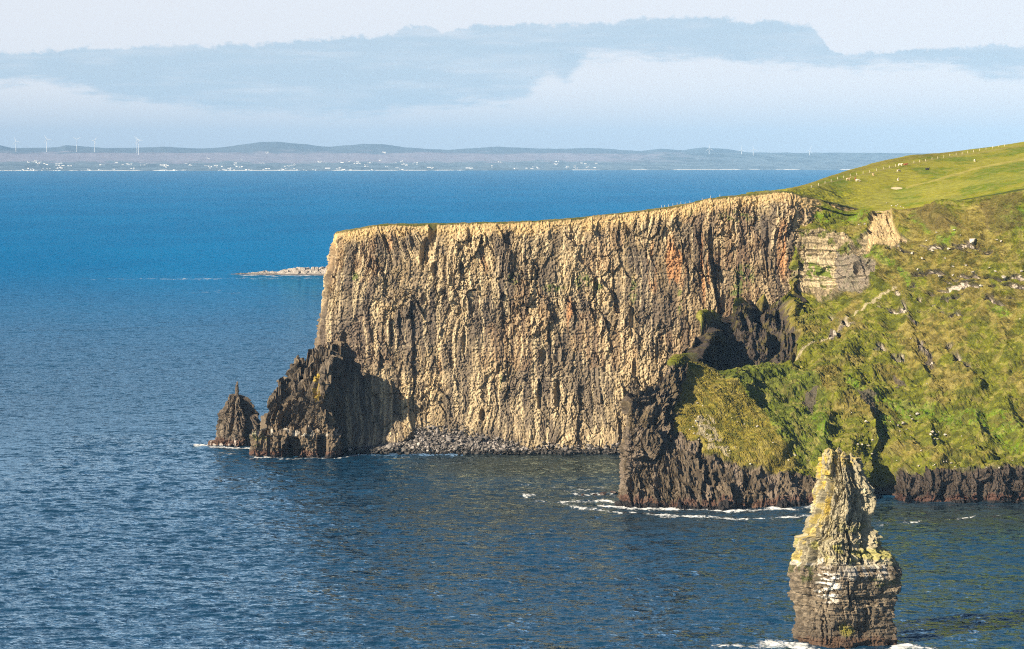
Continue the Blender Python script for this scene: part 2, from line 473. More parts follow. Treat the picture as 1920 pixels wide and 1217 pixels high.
def post_terr(G, u, v, z, a, D, C, n):
    for uc, vc, ru, rv, am in ((549, 838, 14, 20, 9), (536, 846, 8, 14, 6), (604, 836, 11, 22, 8), (565, 850, 8, 10, 4), (503, 835, 3, 26, 2.5), (524, 840, 2.5, 22, 2)):
        D = D - am * (np.clip(1 - np.abs((u - uc) / ru) ** 3 - np.abs((v - vc) / rv) ** 3, 0, 1) > .02) * (v > 812)
    C = mixc(C, (.45, .42, .36), (sstep(.2, .5, vnoise(a / 1.5, z / 1.5, 0, 7)) * (z > 11.5) * .7))
    C = mixc(C, (.10, .115, .03), (vnoise(a / 2, z / 2, 0, 8) > .1) * (u < 500) * (z > 6) * .5)
    return D, C
o, TERR = rock_patch('rock_terrace', rows, 260, (.10, .08, .06), amp=.9, post=post_terr, smooth=(False, True), wh=.6)
tag(o, kind='structure')

# ================================================================== SEA STACKS
def stack_mesh(name, outline, Yc, depth_k, seed, amp, colour_fn, disp_fn=None, step=.3, wa=1.0, wh=1.0, mat=None, roundness=2.4, section=None, shrink=0.0):
    """outline: list of (v, u_left, u_right) from the top down; closed rock tower"""
    pts = []
    for v, ul, ur in outline:
        l, r = W(ul, v, Yc), W(ur, v, Yc)
        pts.append((l[2], (l[0] + r[0]) / 2, (r[0] - l[0]) / 2))
    pts = np.array(pts)
    zz = np.arange(pts[0, 0], -3.0, -step)
    zi = pts[::-1, 0]
    cx = np.interp(zz, zi, pts[::-1, 1]); hw = np.maximum(np.interp(zz, zi, pts[::-1, 2]) - shrink, .3)
    hd = np.interp(zz, zi, np.convolve(np.pad(pts[::-1, 2], 2, mode='edge'), np.ones(5) / 5, 'valid')) * depth_k
    na = int(2 * math.pi * hw.max() / step)
    th = np.arange(na) / na * 2 * math.pi; th = (th + math.pi / 2) % (2 * math.pi) if section is None else th
    ct, stt = np.cos(th), np.sin(th)
    e = 2 / roundness
    if section is not None:
        pg = np.array(section + section[:1], float)
        L = np.concatenate([[0], np.cumsum(np.hypot(*np.diff(pg, axis=0).T))]); q_ = np.arange(na) / na * L[-1]
        X = np.interp(q_, L, pg[:, 0]); Yv = np.interp(q_, L, pg[:, 1])
        ker = np.ones(max(1, int(na * .02)) * 2 + 1); ker /= ker.size; kk = ker.size // 2
        X, Yv = (np.convolve(np.concatenate([w_[-kk:], w_, w_[:kk]]), ker, 'valid') for w_ in (X, Yv))
        X = X / np.where(X < 0, -X.min(), X.max())
        th = np.arctan2(Yv, X); ct, stt = np.cos(th), np.sin(th)
    else:
        X = np.sign(ct) * np.abs(ct) ** e; Yv = np.sign(stt) * np.abs(stt) ** e
    G = np.stack([cx[:, None] + hw[:, None] * X[None], Yc + hd[:, None] * Yv[None], np.repeat(zz[:, None], na, 1)], -1)
    u, v = proj(G)
    z = G[..., 2]
    nrm = np.stack([np.cos(th), np.sin(th), np.zeros_like(th)], -1)[None] * np.ones((len(zz), 1, 1))
    # rock coordinates: periodic, use plan position
    aw = ((q_ if section is not None else th) * hw.mean())[None] * np.ones((len(zz), 1)) + 50
    q = 3
    aa = aw + .8 * fbm(aw / 5, z / 8, 0, seed, 3); hh = z + 1.2 * fbm(aw / 6, z / 6, 0, seed + 1, 3)
    d0, c0, _ = blocks(aa, hh, 5.0 * wa, 16 * wh, 1.0, .8, seed + 2, .5)
    d1, c1, e1 = blocks(aa, hh, 2.3 * wa, 6 * wh, .7, 1.0, seed + 3, .5)
    d2, c2, e2 = blocks(aa, hh, 1.0 * wa, 1.7 * wh, .35, 1.1, seed + 4, .25, .12)
    D = (d0 + d1 + d2) * amp + .22 * fbm(aw / .7, z / .7, 0, seed + 5, 3) + .14 * fbm(z / .8, aw / 18, 0, seed + 6, 3)
    if disp_fn: D = disp_fn(G, u, v, z, aw, D)
    C = colour_fn(G, u, v, z, aw, c0, c1, c2)
    G2 = G + nrm * D[..., None]
    # cap
    nr, nc = G2.shape[:2]
    idx = np.arange(nr * nc).reshape(nr, nc); idx2 = np.concatenate([idx, idx[:, :1]], 1)
    Q = np.stack([idx2[:-1, :-1], idx2[1:, :-1], idx2[1:, 1:], idx2[:-1, 1:]], -1).reshape(-1, 4)
    V = G2.reshape(-1, 3); CC = C.reshape(-1, 3)
    ctr = G2[0].mean(0) + np.array([0, 0, .8])
    V = np.concatenate([V, ctr[None]]); CC = np.concatenate([CC, C[0].mean(0)[None]])
    k = len(V) - 1
    capq = np.stack([np.full(nc, k), idx2[0, :-1], idx2[0, 1:], np.full(nc, k)], -1)
    return V, Q, capq, CC

def join_rock(name, parts, mat):
    V, Q, C, off = [], [], [], 0
    for (v, q, cap, c) in parts:
        V.append(v); C.append(c); Q.append(q + off)
        tri = cap[:, :3] + off
        # caps as thin quads: split apex fan into quads with a doubled apex offset
        n0 = len(v)
        nv = v[cap[:, 0]] * .98 + v[cap[:, 1]] * .02
        V.append(nv); C.append(c[cap[:, 1]])
        m = len(cap); b = off + n0
        ii = np.arange(m)
        Q.append(np.stack([b + ii, cap[:, 1] + off, cap[:, 2] + off, b + (ii + 1) % m], -1))
        off += n0 + m
    return raw_mesh(name, np.concatenate(V), np.concatenate(Q), mat, np.concatenate(C))

# ---- tall foreground stack
zt = 2.92
def yv(y): return 800 + y / zt
def xu(x): return 1420 + x / zt
YS = sea_Y(1206) + 8
prof = [(165, 360, 546), (185, 358, 552), (250, 352, 585), (300, 348, 612), (322, 343, 634), (400, 330, 638), (480, 306, 630), (540, 280, 634), (585, 266, 648), (594, 262, 656),
        (606, 214, 662), (640, 210, 668), (664, 214, 690), (690, 216, 730), (735, 208, 746), (752, 192, 764), (775, 183, 784), (800, 183, 784), (870, 187, 771), (960, 190, 756), (1050, 195, 750), (1100, 198, 752),
        (1150, 190, 757), (1175, 180, 780), (1195, 170, 805), (1217, 160, 825), (1260, 155, 835)]
def fg_disp(G, u, v, z, a, D):
    x = (u - 1420) * zt; y = (v - 800) * zt
    low = sstep(745, 765, y)
    # bedded lower block: courses of rock instead of columns
    bed = np.floor(z / 1.35 + .35 * vnoise(a / 7, z / 4, 0, 301))
    bz = .6 * (_h(bed, bed * 0, bed * 0, 77) - .5) + .8 * (_h(bed, np.floor(a / 5 + 5 * _h(bed, bed * 0, bed * 0, 71)), bed * 0, 79) - .5)
    fine = np.floor(z / .5); bf = _h(fine, np.floor(a / 4 + 7 * bf0(fine)), fine * 0, 78) - .5
    D = D * (1 - .4 * low) + low * (1.1 * bz + .6 * bf) + (1 - low) * (.45 * bz + .3 * bf)
    front = G[..., 1] < YS
    for pts, w, am in (([(392, 300), (398, 350), (388, 430), (385, 540)], 9, 3.2), ([(487, 570), (500, 630), (512, 690), (495, 745)], 10, 2.6), ([(590, 480), (582, 560), (584, 640), (585, 745)], 10, 3.0),
                       ([(660, 610), (668, 700), (650, 745)], 9, 2.4), ([(300, 590), (318, 660), (310, 740)], 9, 2.0), ([(262, 620), (262, 740)], 9, 1.8), ([(440, 600), (440, 740)], 6, 1.2),
                       ([(500, 170), (500, 230)], 6, 1.6), ([(455, 130), (455, 215)], 5, 1.5), ([(415, 150), (402, 260)], 4, 1.0), ([(540, 370), (546, 430)], 7, 1.6), ([(500, 850), (500, 920), (515, 980)], 6, 1.3)):
        dd, _, _ = segdist(x, y, pts)
        D = D - front * am * np.clip(1 - dd / w, 0, 1) ** .7
    # overhang shadow right of centre, hollow near the water
    D = D - front * 2.5 * np.clip(1 - ((x - 610) / 34) ** 2 - ((y - 530) / 62) ** 2, 0, 1) ** .6
    D = D - front * 1.8 * np.clip(1 - ((x - 520) / 110) ** 2 - ((y - 1120) / 60) ** 2, 0, 1) ** .5
    return D
def bf0(f): return _h(f, f * 0, f * 0, 5)
def fg_col(G, u, v, z, a, c0, c1, c2):
    x = (u - 1420) * zt; y = (v - 800) * zt
    wx = x + 12 * fbm(a / 2, z / 2, 0, 310, 3); wy = y + 14 * fbm(a / 2, z / 2, 0, 311, 3)
    C = rockcolour(z.shape, (.29, .255, .17)) * (.5 + .65 * c2 + .4 * c1)[..., None]
    up = sstep(770, 735, wy)
    n1 = fbm(a / 2.2, z / 4, 0, 312, 4)
    C = mixc(C, (.46, .35, .06), up * sstep(.15, .6, n1) * sstep(520, 380, wx + .12 * wy) * .6)
    C = mixc(C, (.50, .36, .045), sstep(24, 6, np.abs(wx - 385 + .02 * y)) * sstep(560, 420, wy) * sstep(-.2, .3, fbm(a / 1.5, z / 4, 0, 320, 3)) * .75)
    for xc, yc, rx, ry in ((440, 180, 18, 40), (470, 180, 14, 40), (515, 185, 20, 30), (545, 380, 14, 26), (400, 400, 12, 120), (375, 230, 14, 60)):
        C = mixc(C, (.48, .35, .04), .75 * sstep(-.3, .2, fbm(a / 1.2, z / 3, 0, 321, 3)) * np.clip(1.3 - ((wx - xc) / rx) ** 2 - ((wy - yc) / ry) ** 2, 0, 1) * .85)
    C = mixc(C, (.33, .31, .09), up * sstep(.05, .5, fbm(a / 3, z / 3, 0, 313, 3)) * sstep(480, 640, wy) * .75)
    lo = sstep(735, 775, wy)
    C = mixc(C, np.array([.145, .117, .083]) * (.5 + .75 * c2 + .4 * c1)[..., None], lo)
    crs = _h(np.floor(z / .75), np.floor(a / 9), z * 0, 12)
    C *= (.75 + .5 * crs)[..., None] ** lo[..., None]
    C = mixc(C, np.array([.075, .06, .046]), lo * sstep(980, 1120, wy) * .65)
    # white guano
    gu = sstep(.0, .3, fbm(a / 3.5, z / .6, 0, 314, 3) + .08) * np.clip(1.35 - ((wx - 390) / 62) ** 2 - ((wy - 870) / 105) ** 2, 0, 1)
    gu = np.maximum(gu, sstep(.05, .3, fbm(a / 1.2, z / 5, 0, 315, 3)) * np.clip(1.2 - ((wx - 600) / 180) ** 2 - ((wy - 790) / 50) ** 2, 0, 1) * .5)
    gu = np.maximum(gu, sstep(.1, .3, fbm(a / 2, z / 2, 0, 316, 3)) * np.clip(1.2 - ((wx - 300) / 140) ** 2 - ((wy - 750) / 16) ** 2, 0, 1) * .7)
    C = mixc(C, (.78, .75, .68), np.clip(gu, 0, 1) * .9)
    # green algae
    al = sstep(-.05, .3, fbm(a / 1.8, z / 3, 0, 317, 3)) * np.clip(1.3 - ((wx - 250) / 90) ** 2 - ((wy - 800) / 55) ** 2, 0, 1)
    al = np.maximum(al, sstep(-.1, .3, fbm(a / 1.8, z / 1, 0, 318, 3)) * np.clip(1.3 - ((wx - 700) / 90) ** 2 - ((wy - 850) / 35) ** 2, 0, 1))
    C = mixc(C, (.06, .075, .02), np.clip(al, 0, 1) * .8)
    C = mixc(C, (.26, .24, .03), np.clip(1.1 - ((wx - 490) / 50) ** 2 - ((wy - 1115) / 34) ** 2, 0, 1) * .7)
    C = mixc(C, (.085, .05, .032), sstep(1140, 1165, wy) * .85)
    return C
parts = [stack_mesh('s', [(yv(y), xu(a), xu(b)) for y, a, b in prof], YS, .85, 300, 1.25, fg_col, fg_disp, step=.26, shrink=.85, section=[(.55, .95), (-.5, .9), (-1, .35), (-1, -.1), (-.35, -1), (-.1, -1), (1, -.5), (1, .3)])]
for pr, dy in (([(128, 372, 412), (134, 364, 418), (150, 362, 414), (200, 356, 410), (240, 354, 412)], -3.2), ([(124, 432, 448), (135, 427, 454), (200, 424, 458), (240, 420, 462)], -2.4),
               ([(146, 462, 482), (160, 457, 488), (205, 456, 492), (240, 455, 496)], -3.4), ([(154, 500, 530), (165, 497, 540), (205, 508, 545), (240, 508, 550)], -1.8)):
    oc = [(yv(y), xu(a), xu(b)) for y, a, b in pr]
    V, Q, cap, C = stack_mesh('p', oc, YS + dy, 1.0, 330 + int(dy * 10), .35, fg_col, None, step=.24)
    keep = V[Q].min(1)[:, 2] > W(1500, yv(255), YS)[2]
    parts.append((V, Q[keep], cap, C))
o = join_rock('sea_stack', parts, M_STRATA)
tag(o, 'tall lichen-yellow rock tower with bedded base standing alone in the foreground sea', 'sea stack')

# ---- small dark stack beside the headland
YL = sea_Y(836) + 8
prof2 = [(741, 431, 444), (745, 429, 456), (752, 427, 461), (765, 421, 467), (772, 413, 474), (790, 409, 484), (806, 407, 492), (820, 406, 494), (830, 405, 495), (838, 403, 498), (850, 400, 500)]
def ls_col(G, u, v, z, a, c0, c1, c2):
    C = rockcolour(z.shape, (.10, .08, .062)) * (.5 + .7 * c2 + .45 * c1)[..., None]
    C = mixc(C, (.19, .155, .115), sstep(0, .5, fbm(a / 5, z / 9, 0, 401, 3)) * .6)
    C = mixc(C, (.10, .055, .04), sstep(5, 2.5, z + vnoise(a / 2, 0, 0, 402)) * .8)
    C = mixc(C, (.6, .55, .5), (sstep(.35, .5, fbm(a / 1.5, z / 5, 0, 403, 2)) * sstep(6, 2, z)) * .6)
    return C
def ls_disp(G, u, v, z, a, D):
    for pts, w, am in (([(443, 742), (438, 765), (436, 800), (425, 830)], 3.5, 2.0), ([(470, 800), (460, 820)], 4, 1.5)):
        dd, _, _ = segdist(u, v, pts)
        D = D - (G[..., 1] < YL) * am * np.clip(1 - dd / w, 0, 1)
    return D
parts = [stack_mesh('s', prof2, YL, .8, 400, 1.45, ls_col, ls_disp, step=.32, section=[(.5, 1), (-.6, .8), (-1, .1), (-.9, -.3), (-.25, -1), (.1, -.9), (1, 0)])]
V, Q, cap, C = stack_mesh('p', [(717, 442.5, 446.5), (722, 441.5, 447), (740, 440, 448), (748, 438, 450)], YL - 1, 1, 410, .12, ls_col, None, step=.25)
keep = V[Q].min(1)[:, 2] > W(440, 752, YL)[2]
parts.append((V, Q[keep], cap, C))
V, Q, cap, C = stack_mesh('p', [(826, 394, 420), (830, 391, 424), (838, 389, 428), (850, 388, 430)], YL - 4, .6, 420, .4, ls_col, None, step=.3)
parts.append((V, Q, cap, C))
o = join_rock('sea_stack', parts, M_ROCK)
tag(o, 'dark pointed rock stack beside the foot of the big headland, small finger on top', 'sea stack')

# ================================================================== HILLSIDE on the right
def build_hill():
    T = {}
    z0 = -3.0
    def sea(u, v): return SX(u, sea_Y(v), z0)
    cols = [
     # T2 rim, T3, T4, T5, T6
     dict(t=[(1215, 770, 1330), (1205, 805, 1320), (1195, 850, 1300), (1190, 905, 1285)], s=(1185, 1280)),
     dict(t=[(1182, 746, 1266), (1175, 790, 1258), (1169, 850, 1250), (1167, 905, 1245)], s=(1165, None, 950)),
     dict(t=[(1240, 707, 1292), (1235, 762, 1268), (1228, 815, 1254), (1225, 880, 1246)], s=(1230, None, 953)),
     dict(t=[(1286, 645, 1338), (1288, 692, 1310), (1268, 765, 1277), (1275, 830, 1258)], s=(1300, None, 956)),
     dict(t=[(1312, 600, 1384), (1335, 690, 1326), (1340, 780, 1283), (1350, 868, 1252)], s=(1365, None, 956)),
     dict(t=[(1398, 547, 1424), (1405, 680, 1350), (1420, 790, 1294), (1435, 880, 1252)], s=(1440, None, 953)),
     dict(t=[(1476, 546, 1432), (1490, 664, 1364), (1500, 785, 1302), (1505, 890, 1254)], s=(1512, None, 951)),
     dict(f=[(1492, 372, 1474), (1503, 437, 1464)], t=[(1500, 548, 1450), (1560, 640, 1378), (1570, 780, 1306), (1570, 888, 1258)], s=(1575, None, 948)),
     dict(f=[(1585, 397, 1470), (1592, 458, 1444)], t=[(1592, 545, 1428), (1640, 620, 1384), (1640, 780, 1314), (1645, 890, 1274)], s=(1645, 1266)),
     dict(f=[(1645, 396, 1462), (1650, 458, 1434)], t=[(1655, 530, 1418), (1690, 620, 1378), (1690, 780, 1312), (1690, 890, 1264)], s=(1690, None, 944)),
     dict(f=[(1690, 393, 1455), (1695, 462, 1426)], t=[(1705, 525, 1410), (1735, 620, 1372), (1740, 780, 1310), (1740, 888, 1258)], s=(1740, None, 943)),
     dict(f=[(1770, 381, 1430), (1775, 455, 1406)], t=[(1785, 525, 1392), (1805, 620, 1362), (1810, 780, 1306), (1810, 886, 1256)], s=(1810, None, 943)),
     dict(f=[(1920, 357, 1392), (1920, 455, 1376)], t=[(1920, 525, 1364), (1925, 620, 1342), (1925, 780, 1298), (1925, 880, 1252)], s=(1925, None, 942)),
     dict(f=[(2160, 318, 1350), (2160, 440, 1336)], t=[(2160, 520, 1326), (2160, 620, 1308), (2160, 780, 1272), (2160, 890, 1236)], s=(2160, None, 955)),
     dict(f=[(2700, 250, 1270), (2700, 400, 1250)], t=[(2700, 500, 1240), (2700, 620, 1225), (2700, 780, 1200), (2700, 910, 1170)], s=(2700, None, 1000)),
    ]
    rows = [[] for _ in range(7)]
    for c in cols:
        t = [W(*p) for p in c['t']]
        if 'f' in c:
            f0, f1 = W(*c['f'][0]), W(*c['f'][1])
        else:
            f1 = t[0] + np.array([4, 22, -9.0]); f0 = t[0] + np.array([8, 70, -32.0])
        s = c['s']
        sp = SX(s[0], s[1], z0) if len(s) == 2 else SX(s[0], sea_Y(s[2]), z0)
        for r, p in zip(rows, [f0, f1] + t + [sp]): r.append(p)
    st = .5
    G = lattice(rows, st, smooth=(True, True), colstep=[.6] + [st] * 11 + [1.2, 4], rowstep=[.6] + [st] * 5)
    n = gnormals(G, 8)
    u, v = proj(G)
    z = G[..., 2]
    x, y = G[..., 0], G[..., 1]
    wu = u + 9 * fbm(x / 7, z / 7, 0, 501, 4); wv = v + 7 * fbm(x / 7, z / 7, 0, 502, 4)
    # ---- rock areas
    lowline = [(1100, 690), (1285, 690), (1272, 760), (1265, 815), (1300, 830), (1350, 868), (1395, 885), (1470, 884), (1530, 893), (1600, 896), (1640, 900), (1660, 893), (1700, 886), (1800, 884), (1850, 880), (1925, 874), (2160, 880), (2700, 895), (2700, 1300), (1100, 1300)]
    low = inpoly(wu, wv, lowline)
    wall = inpoly(wu, u * 0 + wv, [(1495, 432), (1560, 432), (1605, 462), (1620, 448), (1636, 400), (1650, 392), (1668, 398), (1680, 440), (1700, 455), (1690, 470), (1600, 475), (1585, 462), (1588, 500), (1600, 548), (1540, 552), (1490, 552)])
    wall |= inpoly(wu, wv, [(1585, 470), (1615, 470), (1655, 505), (1640, 540), (1590, 548), (1560, 545)])
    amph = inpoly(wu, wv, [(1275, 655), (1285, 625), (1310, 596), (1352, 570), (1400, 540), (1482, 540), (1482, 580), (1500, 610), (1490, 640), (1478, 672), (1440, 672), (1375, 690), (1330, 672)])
    bands = np.zeros_like(low)
    for pts, w in (([(1655, 470), (1720, 472), (1800, 462), (1850, 470)], 5), ([(1690, 515), (1760, 520), (1850, 525), (1920, 520)], 4), ([(1715, 540), (1800, 542), (1870, 540), (1920, 543)], 6), ([(1730, 568), (1780, 572), (1800, 565)], 7),
                   ([(1650, 575), (1710, 590)], 5), ([(1850, 560), (1900, 570)], 7), ([(1680, 545), (1700, 580)], 4), ([(1555, 600), (1600, 615), (1560, 625)], 5), ([(1650, 650), (1690, 672)], 6), ([(1730, 650), (1750, 690)], 7),
                   ([(1780, 650), (1820, 700)], 6), ([(1790, 590), (1800, 595)], 7)):
        dd, _, _ = segdist(wu, wv, pts)
        bands |= (dd < w * 1.15) & (fbm(x / 5, z / 1.6, 0, 503, 3) > -.05)
    rk = (low | wall | amph | bands)
    rks = blur(rk, 1)
    # ---- relief
    a = arc(G, .55)
    aw = a + 1.5 * fbm(a / 9, z / 12, 0, 511, 3); hw = z + 1.6 * fbm(a / 8, z / 8, 0, 512, 3)
    d0, c0, _ = blocks(aw, hw, 8, 11, 2.0, .9, 513)
    hq = np.where(low, hw * 1.5, hw)
    d1, c1, _ = blocks(aw + .3 * hw, hq, 3.6, 6, 1.5, 1.1, 514, .7)
    d2, c2, _ = blocks(aw, hw, 1.4, 2.4, .5, 1.1, 515, .3, .1)
    bed = _h(np.floor(z / 1.3 + .3 * vnoise(x / 8, y / 8, 0, 516)), z * 0, z * 0, 9) - .5
    Dr = (d0 + d1 + d2) * np.where(wall, .5, np.where(amph, 1.5, 1.0)) + np.where(wall, 1.7, .9) * bed + .4 * fbm(a / .9, z / .9, 0, 517, 3)
    # the foot of the dark cliff stands in columns
    # grass: tussocks and slumps
    lobe = blur(inpoly(wu, wv, [(1275, 690), (1340, 690), (1485, 855), (1470, 890), (1350, 875), (1255, 815), (1265, 740)]), 3)
    tx, ty = x + .5 * y, z * 1.25 + .3 * y
    f1, f2, _, _, rt = voro2(tx / 1.35, ty / 1.35, 521)
    g1, g2, _, _, rg = voro2((tx + .8 * ty) / 3.6, ty / 2.4, 522)
    tus = (1 - f1) * .8 * (.3 + rt[0]) + (1 - g1) * (1.0 - .75 * lobe) * (.2 + rg[0]) + .9 * (1 - np.abs(fbm((x + .8 * z) / 4.5, (x - .8 * z) / 22, y / 30, 525, 3)))
    k1, _, _, _, rk1 = voro2(tx / .8 + .3, ty / .7, 527)
    Dg = tus * (1 - .45 * lobe) + (.6 - k1) * .55 + 2.2 * (1 - .75 * lobe) * fbm(x / 10, y / 10, z / 10, 523, 4) + 3.8 * fbm(x / 34, y / 34, z / 34, 524, 3)
    D = Dr * rks + Dg * (1 - rks)
    # spurs and gullies running down the slope: (polyline, height, width left, width right)
    gate = sstep(470, 560, v)
    for pts, h, wl, wr in (([(1345, 690), (1405, 770), (1445, 815), (1482, 862)], 4.2, 90, 34), ([(1536, 765), (1548, 805), (1552, 845), (1560, 880)], 3.6, 60, 14), ([(1612, 775), (1632, 810), (1645, 845), (1662, 885)], 4.6, 55, 16),
                           ([(1700, 640), (1730, 690), (1765, 740)], 3, 30, 12), ([(1720, 775), (1745, 830), (1770, 870)], 4, 45, 16), ([(1800, 770), (1830, 820), (1870, 860)], 4, 50, 18), ([(1880, 740), (1900, 800), (1930, 860)], 4, 50, 18),
                           ([(1580, 590), (1605, 640)], 2.5, 30, 9), ([(1870, 600), (1890, 660), (1915, 700)], 3, 40, 16), ([(1690, 540), (1700, 600), (1720, 640)], 3.5, 40, 14), ([(1800, 690), (1840, 730)], 3, 40, 14),
                           ([(1585, 465), (1620, 500), (1665, 540)], 4, 30, 14), ([(1745, 400), (1790, 430), (1850, 445)], 3, 30, 10)):
        dd, sd, tt = segdist(u + 13 * fbm(x / 12, z / 12, 0, 531, 4), v, pts)
        w_ = np.where(sd > 0, wl, wr * 1.3)
        endf = sstep(0, .12, tt) * sstep(1.0, .9, tt)
        D = D + h * np.clip(1 - dd / w_, 0, 1) ** 1.3 * endf * (1 - .6 * blur(low, 2))
    # hollow of the dark bowl, gully by the water, dents, one cut as the big boulder's shadow
    bowl = blur(amph, 6)
    D = D - 9 * bowl - 1.3 * bands
    for uc, vc, ru, rv, am in ((1352, 612, 26, 28, 6), (1420, 565, 18, 26, 5), (1470, 560, 10, 14, 4), (1380, 640, 16, 26, 4), (1456, 620, 18, 20, 4), (1650, 905, 28, 60, 9), (1612, 508, 9, 12, 5), (1184, 915, 7, 20, 4), (1235, 915, 9, 22, 3.5),
                              (1690, 925, 10, 25, 4), (1770, 920, 8, 20, 3), (1840, 920, 8, 20, 3), (1320, 925, 6, 20, 2.5), (1400, 905, 6, 16, 2.5), (1832, 462, 6, 6, 3), (1700, 575, 30, 6, 3), (1780, 575, 25, 6, 3), (1895, 575, 22, 7, 3)):
        D = D - am * np.clip(1 - np.abs((u - uc) / ru) ** 2.5 - np.abs((v - vc) / rv) ** 2.5, 0, 1) ** .6
    ed = sstep(0, 14, np.arange(G.shape[0])[:, None] * np.ones(G.shape[1]))    # keep the upper hem in place
    G2 = G + n * (D * ed)[..., None]
    # ---- colours
    nb = fbm(x / 16, y / 16, z / 16, 541, 4); ns = fbm(x / 3, y / 3, z / 3, 542, 4)
    C = rockcolour(z.shape, (.115, .122, .013))
    C = mixc(C, (.165, .125, .036), sstep(-.15, .4, nb) * .7)                 # dry brownish grass
    C = mixc(C, (.205, .165, .030), np.clip(lobe * 1.6 - .3 + .5 * ns, 0, 1) * .75)
    C = mixc(C, (.085, .115, .018), inpoly(wu, wv, [(1300, 660), (1400, 680), (1500, 690), (1545, 720), (1560, 850), (1510, 870), (1480, 850), (1340, 690)]) * .7)
    lush = np.zeros(z.shape)
    for pts, w in (([(1590, 720), (1650, 760), (1720, 775), (1800, 790), (1920, 800)], 26), ([(1530, 790), (1545, 820)], 26), ([(1660, 790), (1650, 820), (1680, 790)], 26), ([(1740, 770), (1760, 780), (1830, 780), (1900, 840)], 22),
                   ([(1595, 465), (1650, 480), (1690, 510), (1710, 530)], 16), ([(1760, 455), (1800, 440)], 12), ([(1860, 580), (1880, 590)], 14), ([(1490, 385), (1560, 400), (1620, 410)], 18), ([(1900, 400), (1920, 410)], 30), ([(1720, 410), (1740, 430)], 14)):
        dd, _, _ = segdist(wu, wv, pts)
        lush = np.maximum(lush, sstep(1, .2, dd / w))
    C = mixc(C, (.080, .150, .008), lush * sstep(-.4, .2, ns) * .9)
    C = mixc(C, (.20, .17, .06), sstep(.15, .5, ns) * .5)
    C = mixc(C, (.055, .065, .015), sstep(.15, .5, -ns) * .6)
    C *= (.55 + .5 * rt[1] + .45 * rg[1])[..., None]
    C = mixc(C, (.10, .075, .03), (inpoly(wu, wv, [(1840, 380), (1920, 362), (1925, 420), (1860, 440)]) | inpoly(wu, wv, [(1690, 390), (1760, 385), (1830, 440), (1740, 430)])) * .55)
    # bare scars
    for poly in ([(1600, 740), (1622, 738), (1650, 778), (1625, 784)], [(1732, 655), (1742, 655), (1752, 690), (1735, 685)], [(1675, 700), (1690, 720), (1675, 725)], [(1515, 740), (1535, 735), (1540, 745), (1520, 770)]):
        C = mixc(C, (.085, .07, .06), inpoly(wu, wv, poly) * .85)
    C = mixc(C, (.30, .26, .18), (inpoly(wu, wv, [(1295, 790), (1330, 790), (1345, 830), (1385, 868), (1370, 872), (1300, 825)]) & (ns > -.15)) * .75)
    dd, _, _ = segdist(u + 1.5 * vnoise(x / 3, z / 3, 0, 551), v, [(1488, 668), (1525, 645), (1560, 625), (1590, 602), (1615, 585), (1640, 568), (1680, 540)])
    C = mixc(C, (.36, .31, .20), sstep(2.2, 1.2, dd) * .8)
    # rock colours
    R = np.broadcast_to(np.array([.15, .125, .105]), C.shape) * (.6 + .6 * c2 + .4 * c1)[..., None]
    R = np.where(low[..., None], np.array([.100, .079, .056]) * (.55 + .6 * c2 + .5 * c1)[..., None], R)
    R = mixc(R, (.20, .16, .125), low * sstep(.1, .5, fbm(a / 6, z / 9, 0, 553, 4)) * .7)
    R = mixc(R, (.05, .04, .035), low * sstep(1550, 1660, u) * .75)  # part facing away: its shade is darkened into the rock colour
    R = mixc(R, (.13, .10, .05), low * (u < 1290) * (v < 800) * sstep(-.2, .3, ns) * .4)
    thin = _h(np.floor(z / .75 + .5 * vnoise(x / 5, y / 5, 0, 518)), np.floor(a / 9), z * 0, 19)
    lime = np.array([.36, .29, .18]) * (.45 + .5 * c2 + .3 * c1)[..., None] * (.5 + .75 * thin)[..., None]
    lime = mixc(lime, (.10, .115, .02), (ns + .4 * nb > .28) * .85)
    R = np.where(wall[..., None], lime, R)
    R = mixc(R, (.50, .42, .28), inpoly(wu, wv, [(1500, 480), (1560, 478), (1570, 530), (1500, 545)]) * .6 * (thin > .35))
    R = mixc(R, np.array([.42, .315, .17]) * (.7 + .6 * c2)[..., None], inpoly(wu, wv, [(1630, 395), (1672, 395), (1690, 465), (1620, 470)]) * .8)
    R = mixc(R, np.array([.2, .17, .14]), (inpoly(wu, wv, [(1570, 478), (1640, 478), (1660, 520), (1620, 550), (1570, 550)])) * .75)
    R = mixc(R, (.12, .16, .02), inpoly(wu, wv, [(1510, 498), (1550, 498), (1562, 528), (1505, 522)]) * (ns > -.3) * .9)
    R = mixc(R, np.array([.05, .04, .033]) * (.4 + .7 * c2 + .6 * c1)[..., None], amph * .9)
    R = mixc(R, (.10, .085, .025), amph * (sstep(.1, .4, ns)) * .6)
    pale = bands & (c2 > .45)
    R = mixc(R, (.50, .44, .36), pale * .8)
    C = mixc(C, R, rks)
    C = mixc(C, (.10, .05, .038), sstep(4.2, 2.4, z + 1.3 * vnoise(a / 2.5, 0, 0, 555)) * .7)
    C = mixc(C, (.028, .025, .025), sstep(1.6, .8, z + .7 * vnoise(a / 2.5, 0, 0, 556)))
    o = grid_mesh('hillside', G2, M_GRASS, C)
    tag(o, kind='structure')
    return G2, np.array(rows[0])
HILL, HEM = build_hill()

